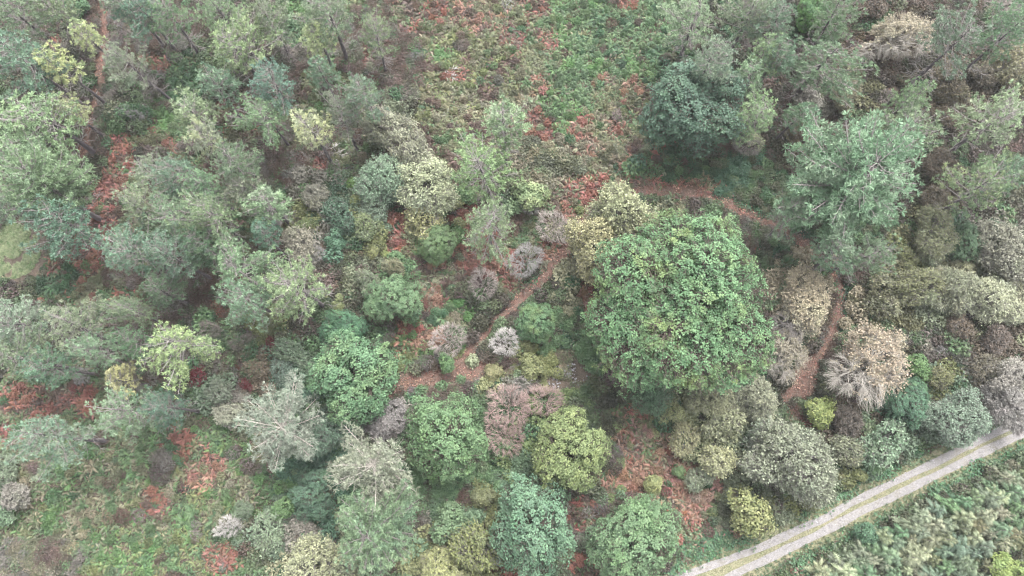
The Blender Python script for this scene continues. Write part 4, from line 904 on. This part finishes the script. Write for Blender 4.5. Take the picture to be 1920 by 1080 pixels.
for k_, (x, y, rx, ry, cv, cols, w) in enumerate(ZN):
    jx = (vnoise(PT[:, 0] * 0.3 + k_ * 3.1, PT[:, 1] * 0.3) - 0.5) * 0.9; jy = (vnoise(PT[:, 0] * 0.3, PT[:, 1] * 0.3 + k_ * 5.7) - 0.5) * 0.9
    d = ((pxx - x) / rx + jx) ** 2 + ((pyy - y) / ry + jy) ** 2
    sc_ = np.where(d < 1.3, w * (1.15 - 0.5 * d) + nzz * 0.3, -1)
    up_ = sc_ > best; best = np.where(up_, sc_, best); cls = np.where(up_, k_, cls)
COVER = np.array(['bram' if c == -1 else 'heath' if c == -2 else ZN[c][4] for c in cls])
mott = (COVER == 'fern') & (vnoise(PT[:, 0] * 0.6 + 61, PT[:, 1] * 0.6 + 17) > 0.93); COVER[mott] = 'heath'
DEF = {-1: ['bramd', 'bram', 'hdark', 'brag'], -2: ['heath', 'hdark', 'hgrey', 'brown']}
cc = np.zeros((len(PT), 3)); pick = np.clip(vnoise(PT[:, 0] * 0.45 + 90, PT[:, 1] * 0.45) * 1.5 - 0.25 + g.normal(size=len(PT)) * 0.16, 0, 0.999)
for c in np.unique(cls):
    cols = DEF[c] if c < 0 else ZN[c][5]; L_ = np.array([lin(FC[q]) for q in cols]); s_ = cls == c
    cc[s_] = L_[(pick[s_] * len(cols)).astype(int)]
    if c >= 0 and ZN[c][4] == 'fern':                      # stray plants of other tones in every patch
        k2_ = np.nonzero(s_)[0]; k2_ = k2_[g.random(len(k2_)) < (0.26 if ZN[c][5][0] in ('red', 'rust', 'wine', 'pinkish') else 0.1)]; o4 = np.array([lin(FC[q]) for q in ('olive', 'brown', 'pale', 'green', 'deep')]); cc[k2_] = o4[g.integers(0, 5, len(k2_))]
cc[mott] = np.array([lin(FC[q]) for q in ('heath', 'hgrey', 'brown')])[g.integers(0, 3, int(mott.sum()))]
cc *= 0.76 * (1 + 0.16 * g.normal(size=(len(PT), 1))).clip(0.6, 1.5) * (1 + 0.05 * g.normal(size=(len(PT), 3)))
on_path = (dL < 0.78 + 0.4 * g.random(len(PT))) | (dP < 0.8 + 0.4 * g.random(len(PT)))
wide = (((pxx - 892) / 62) ** 2 + ((pyy - 696) / 24) ** 2 < 1) | (((pxx - 1508) / 34) ** 2 + ((pyy - 705) / 48) ** 2 < 1) | (((pxx - 1668) / 30) ** 2 + ((pyy - 168) / 16) ** 2 < 1) | (((pxx - 528) / 18) ** 2 + ((pyy - 488) / 10) ** 2 < 1)
clear = on_path | wide | (dT < 2.9)
coh = vnoise(PT[:, 0] * 0.12, PT[:, 1] * 0.12) * 9
def emit(cv, name, co, nvar, label, cat, smin, smax, tilt, mask=None):
    s_ = (COVER == cv) & ~clear if mask is None else mask
    n = int(s_.sum()); P = PT[s_]; q = np.stack([P[:, 0], P[:, 1], hgt(P[:, 0], P[:, 1])], 1)
    td = coh[s_] + g.normal(size=n) * 0.8; ta = np.abs(g.normal(size=n)) * tilt
    rot = np.stack([ta * np.cos(td), ta * np.sin(td), g.uniform(0, 6.283, n)], 1)
    return scatter(name, co, q, rot, g.uniform(smin, smax, n), g.integers(0, nvar, n), cc[s_], label, cat)
emit('fern', 'bracken', CO_FERN, 6, 'bracken ground cover, green and olive to rusty red', 'bracken', 0.6, 1.4, 0.4)
under = ~clear & (COVER != 'grass') & (g.random(len(PT)) < np.where(COVER == 'fern', 0.0, 0.55)); PT_keep = PT.copy(); cc_keep = cc.copy(); PT = PT + g.uniform(-0.3, 0.3, PT.shape)
cc = np.array([lin(FC[q]) for q in ('brag', 'bram', 'green', 'deep', 'bramd')])[g.integers(0, 5, len(PT))] * 0.95 * (1 + 0.2 * g.normal(size=(len(PT), 1))).clip(0.5, 1.5)
skirt_ = np.zeros(len(PT), bool)
up_x, up_y = proj(PT[:, 0], PT[:, 1], hgt(PT[:, 0], PT[:, 1]))
for (kd, x, y, r_, col, c2, lb, kw) in T:                   # shrubs seed themselves around: the undergrowth near one takes its tone
    if kd in ('fine_small', 'loose', 'fine', 'dome', 'bare', 'globe') and r_ > 18: skirt_ |= (np.hypot((up_x - x), (up_y - y - r_ * 0.1)) < r_ * 1.45) & (COVER != 'fern')
    if kd in ('sap', 'fine_small', 'loose', 'fine', 'dome', 'oak') and col not in ('sl', 'sr'):
        dd = np.hypot(up_x - x, up_y - y - r_ * 0.15); k_ = (dd < r_ * 1.7) & (g.random(len(PT)) < 0.55); cc[k_] = np.array(lin(COL[col])) * (0.8 + 0.3 * g.random((int(k_.sum()), 1))); under |= k_ & ~clear & (COVER != 'fern') & (g.random(len(PT)) < 0.8)
near_path = (dL < 1.9) | (COVER == 'grass') | (dP < 1.8); under &= (dL > 1.25)
skirt = skirt_ & ~clear & ~near_path & (g.random(len(PT)) < 0.4)
emit('', 'undergrowth', CO_BRAM, 4, 'taller scrubby growth joining the bushes into thickets', 'undergrowth', 0.8, 1.6, 0.25, mask=skirt)
emit('', 'undergrowth', CO_BRAM, 4, 'low tangled leafy undergrowth filling the gaps between the plants', 'undergrowth', 0.4, 0.95, 0.15, mask=under)
PT, cc = PT_keep, cc_keep
emit('', 'bracken', CO_BRAM, 4, 'rough scrub growing up through the bracken', 'scrub', 0.35, 0.75, 0.25, mask=(COVER == 'fern') & ~clear & (g.random(len(PT)) < 0.17))
emit('heath', 'heath', CO_HEATH, 4, 'brown-grey heath brush between the trees', 'heath', 0.7, 1.3, 0.1)
emit('bram', 'undergrowth', CO_BRAM, 4, 'dark bramble undergrowth between trees', 'undergrowth', 0.6, 1.2, 0.1)
emit('ivy', 'ivy', CO_IVY, 4, 'dark green ivy carpet beside the path and under trees', 'ivy', 0.9, 1.5, 0.1)
def dense(mask_fn, n, rect, name, co, nvar, cols, label, cat, smin, smax, lift=0.0):
    P = np.stack([g.uniform(rect[0], rect[2], n), g.uniform(rect[1], rect[3], n)], 1)
    zz = hgt(P[:, 0], P[:, 1]); a_, b2 = proj(P[:, 0], P[:, 1], zz); s_ = mask_fn(P, a_, b2); P = P[s_]; n = len(P)
    col = np.array([lin(FC[c]) for c in cols])[g.integers(0, len(cols), n)] * (1 + 0.15 * g.normal(size=(n, 1))).clip(0.6, 1.4)
    rot = np.stack([g.normal(size=n) * 0.2, g.normal(size=n) * 0.2, g.uniform(0, 6.28, n)], 1)
    return scatter(name, co, np.stack([P[:, 0], P[:, 1], hgt(P[:, 0], P[:, 1]) + lift], 1), rot, g.uniform(smin, smax, n), g.integers(0, nvar, n), col, label, cat)
mr_ = (RUT1[:, 0].min(), -20, 62, 30)
dense(lambda P, a, b: (((a - 10) / 66) ** 2 + ((b - 470) / 54) ** 2 < 1) & (vnoise(P[:, 0], P[:, 1]) > 0.2), 60000, (-75, -5, -50, 30), 'grass', CO_GRASS, 4, ['meadow', 'meadow', 'meadow', 'fresh'], 'pale green meadow grass at the left edge', 'grass', 0.6, 1.1)
def verge(P, a, b):
    d = dist_to(P, MID); e = vnoise(P[:, 0] * 0.7, P[:, 1] * 0.7)
    d1 = np.minimum(dist_to(P, RUT1), dist_to(P, RUT2))
    return ((d < 3.3) & (d1 > 0.42 + 0.2 * e) & (g.random(len(P)) < np.where(d > 1.5, np.clip((d - 1.2) * 0.8, 0.15, 1), 0.6)))
dense(lambda P, a, b: verge(P, a, b) & (dist_to(P, MID) > 1.05), 90000, mr_, 'grass', CO_GRASS, 4, ['green', 'deep', 'olive', 'ivy', 'olive'], 'short green grass on the outer verges of the gravel track', 'grass', 0.5, 1.0)
dense(lambda P, a, b: verge(P, a, b) & (dist_to(P, MID) < 0.5), 90000, mr_, 'grass', CO_GRASS, 4, ['olive', 'pale', 'green', 'pale'], 'thin khaki grass on the centre strip of the gravel track', 'grass', 0.25, 0.5)
dense(lambda P, a, b: (dist_to(P, MID) > 1.9) & (dist_to(P, MID) < 4.6) & (vnoise(P[:, 0] * 0.4, P[:, 1] * 0.4) > 0.3), 9000, mr_, 'ivy', CO_IVY, 4, ['ivy', 'deep', 'ivy', 'brag'], 'green low weeds along both sides of the gravel track', 'weeds', 0.9, 1.6)
dense(lambda P, a, b: np.minimum(dist_to(P, RUT1), dist_to(P, RUT2)) < 0.52 * g.random(len(P)) ** 0.7 + 0.03, 90000, mr_, 'gravel', CO_STONE, 5, ['pale'], 'pale grey gravel stones on the wheel tracks', 'gravel', 0.025, 0.075, 0.06)
dense(lambda P, a, b: (((a - 1128) / 24) ** 2 + ((b - 752) / 30) ** 2 < 0.3 + 0.7 * g.random(len(P))) | ((((a - 1062) / 50) ** 2 + ((b - 715) / 34) ** 2 < 1) & (g.random(len(P)) < 0.10 * vnoise(P[:, 0], P[:, 1]) ** 2 * 3)), 60000, (0, -5, 20, 20), 'rubble', CO_STONE, 5, ['pale'], 'whitish rubble of small stones at the edge of the clearing', 'rubble', 0.05, 0.17, 0.05)
dense(lambda P, a, b: (((a - 1055) / 75) ** 2 + ((b - 690) / 58) ** 2 < 1) & (vnoise(P[:, 0] * 0.8, P[:, 1] * 0.8) > 0.45), 26000, (-2, 0, 18, 22), 'grass', CO_GRASS, 4, ['pale', 'olive', 'brag', 'heath'], 'thin dry grass on the beige clearing', 'grass', 0.4, 0.9)
# fallen leaves and litter on the red paths
def litter(seed):
    gg = np.random.default_rng(seed); n = 10
    P = np.stack([gg.normal(size=n) * 0.25, gg.normal(size=n) * 0.25, 0.05 + 0.03 * gg.random(n)], 1); L = gg.uniform(0.08, 0.2, n)
    return [leaves(P, rnd_dir(gg, n) * np.array([1, 1, 0.15]), norm(rnd_dir(gg, n) * 0.4 + np.array([0, 0, 1])), L, L * 0.35, gg.random(n))]
CO_LIT = proto_coll('leaf_litter', [mesh_from('leaf_litter', litter(380 + i), M_SLEAF) for i in range(4)])
dense(lambda P, a, b: (np.minimum(dist_to(P, RP['loop']), dist_to(P, RP['left'])) < 1.9) | (((a - 892) / 62) ** 2 + ((b - 696) / 24) ** 2 < 1) | (((a - 1508) / 34) ** 2 + ((b - 705) / 48) ** 2 < 1), 30000, (-60, -5, 45, 60), 'litter', CO_LIT, 4, ['rust', 'brown', 'brown', 'brown', 'wine'], 'russet fallen leaves on the red earth paths', 'litter', 0.8, 1.5, 0.03)
# single stones and a few loose things
def rock(px, py, s, label):
    x, y, zz = ground_at(px, py); o = put('stone', ST[rock.i % 5], None, label, 'stone', 'larger stones of the clearing and track', (x, y, zz + s * 0.25)); rock.i += 1
    o.scale = (s, s * 0.9, s * 0.8); o.rotation_euler = (0.1, 0.2, rock.i * 1.7)
rock.i = 0
for a_ in [(1122, 738, 0.34, 'pale stone at the top of the whitish rubble'), (1138, 762, 0.30, 'pale stone at the lower right of the whitish rubble'), (1112, 770, 0.26, 'pale stone at the lower left of the whitish rubble'),
           (1068, 700, 0.20, 'white stone lying in the middle of the beige clearing'), (1531, 979, 0.22, 'cream stone on the upper wheel track near the yellow tree'), (1610, 938, 0.20, 'white stone on the upper wheel track above the teal bush')]: rock(*a_)
# the uprooted sapling lying on the red path
rx0, ry0, rz0 = ground_at(922, 655); rx1, ry1, rz1 = ground_at(886, 676)
root = bpy.data.objects.new('fallen_sapling', None); C.objects.link(root); root.location = (rx0, ry0, rz0)
root['label'] = 'cut sapling with pale stem and small grey-green top lying on the red path'; root['category'] = 'sapling'
dv = np.array([rx1 - rx0, ry1 - ry0, 0.0])
o = bpy.data.objects.new('stem', mesh_from('fallen_stem', [tubes(np.array([[[0, 0, 0.12], dv * 0.5 + np.array([0, 0.1, 0.2]), dv + np.array([0, 0, 0.35])]]), np.array([[0.07, 0.055, 0.04]]), 6)], M_WOOD)); C.objects.link(o); o.parent = root; o.color = (*lin((190, 170, 140)), 1)
w_, c_ = plant(501, 0.75, 0.5, ends=50, per=9, leaf=0.26, leafw=0.26, n_br=10, n_st=4, trunk_r=0.03, twig_r=0.012, clump=0.2, lobes=6, amp=0.4)
o = bpy.data.objects.new('crown', mesh_from('fallen_crown', c_, M_LEAF)); C.objects.link(o); o.parent = root; o.location = dv; o.color = (*lin((176, 186, 150)), 1); o['second_colour'] = list(lin((176, 186, 150)))
o = bpy.data.objects.new('branchwork', mesh_from('fallen_twigs', w_[1:], M_WOOD)); C.objects.link(o); o.parent = root; o.location = dv; o.color = (*lin((170, 160, 140)), 1)

# ------------------------------------------------------------------ the thin veil of humid air under the cloud
hv = np.array([(x, y, zz) for zz in (-2.5, H + 4) for x, y in ((-1600, -1600), (1600, -1600), (1600, 1600), (-1600, 1600))], float)
hq = np.array([(3, 2, 1, 0), (4, 5, 6, 7), (0, 1, 5, 4), (1, 2, 6, 5), (2, 3, 7, 6), (3, 0, 4, 7)])
mh, N_, L_h = nodes_mat('humid_air'); pv = N_.new('ShaderNodeVolumePrincipled'); pv.inputs['Color'].default_value = (0.93, 0.96, 0.98, 1); pv.inputs['Density'].default_value = 0.00014; pv.inputs['Anisotropy'].default_value = 0.0
oh = N_.new('ShaderNodeOutputMaterial'); L_h.new(pv.outputs[0], oh.inputs['Volume'])
put('haze', mesh_from('haze', [(hv, hq, None)], mh), 'stuff', 'thin pale haze in the air over the wood', 'haze')
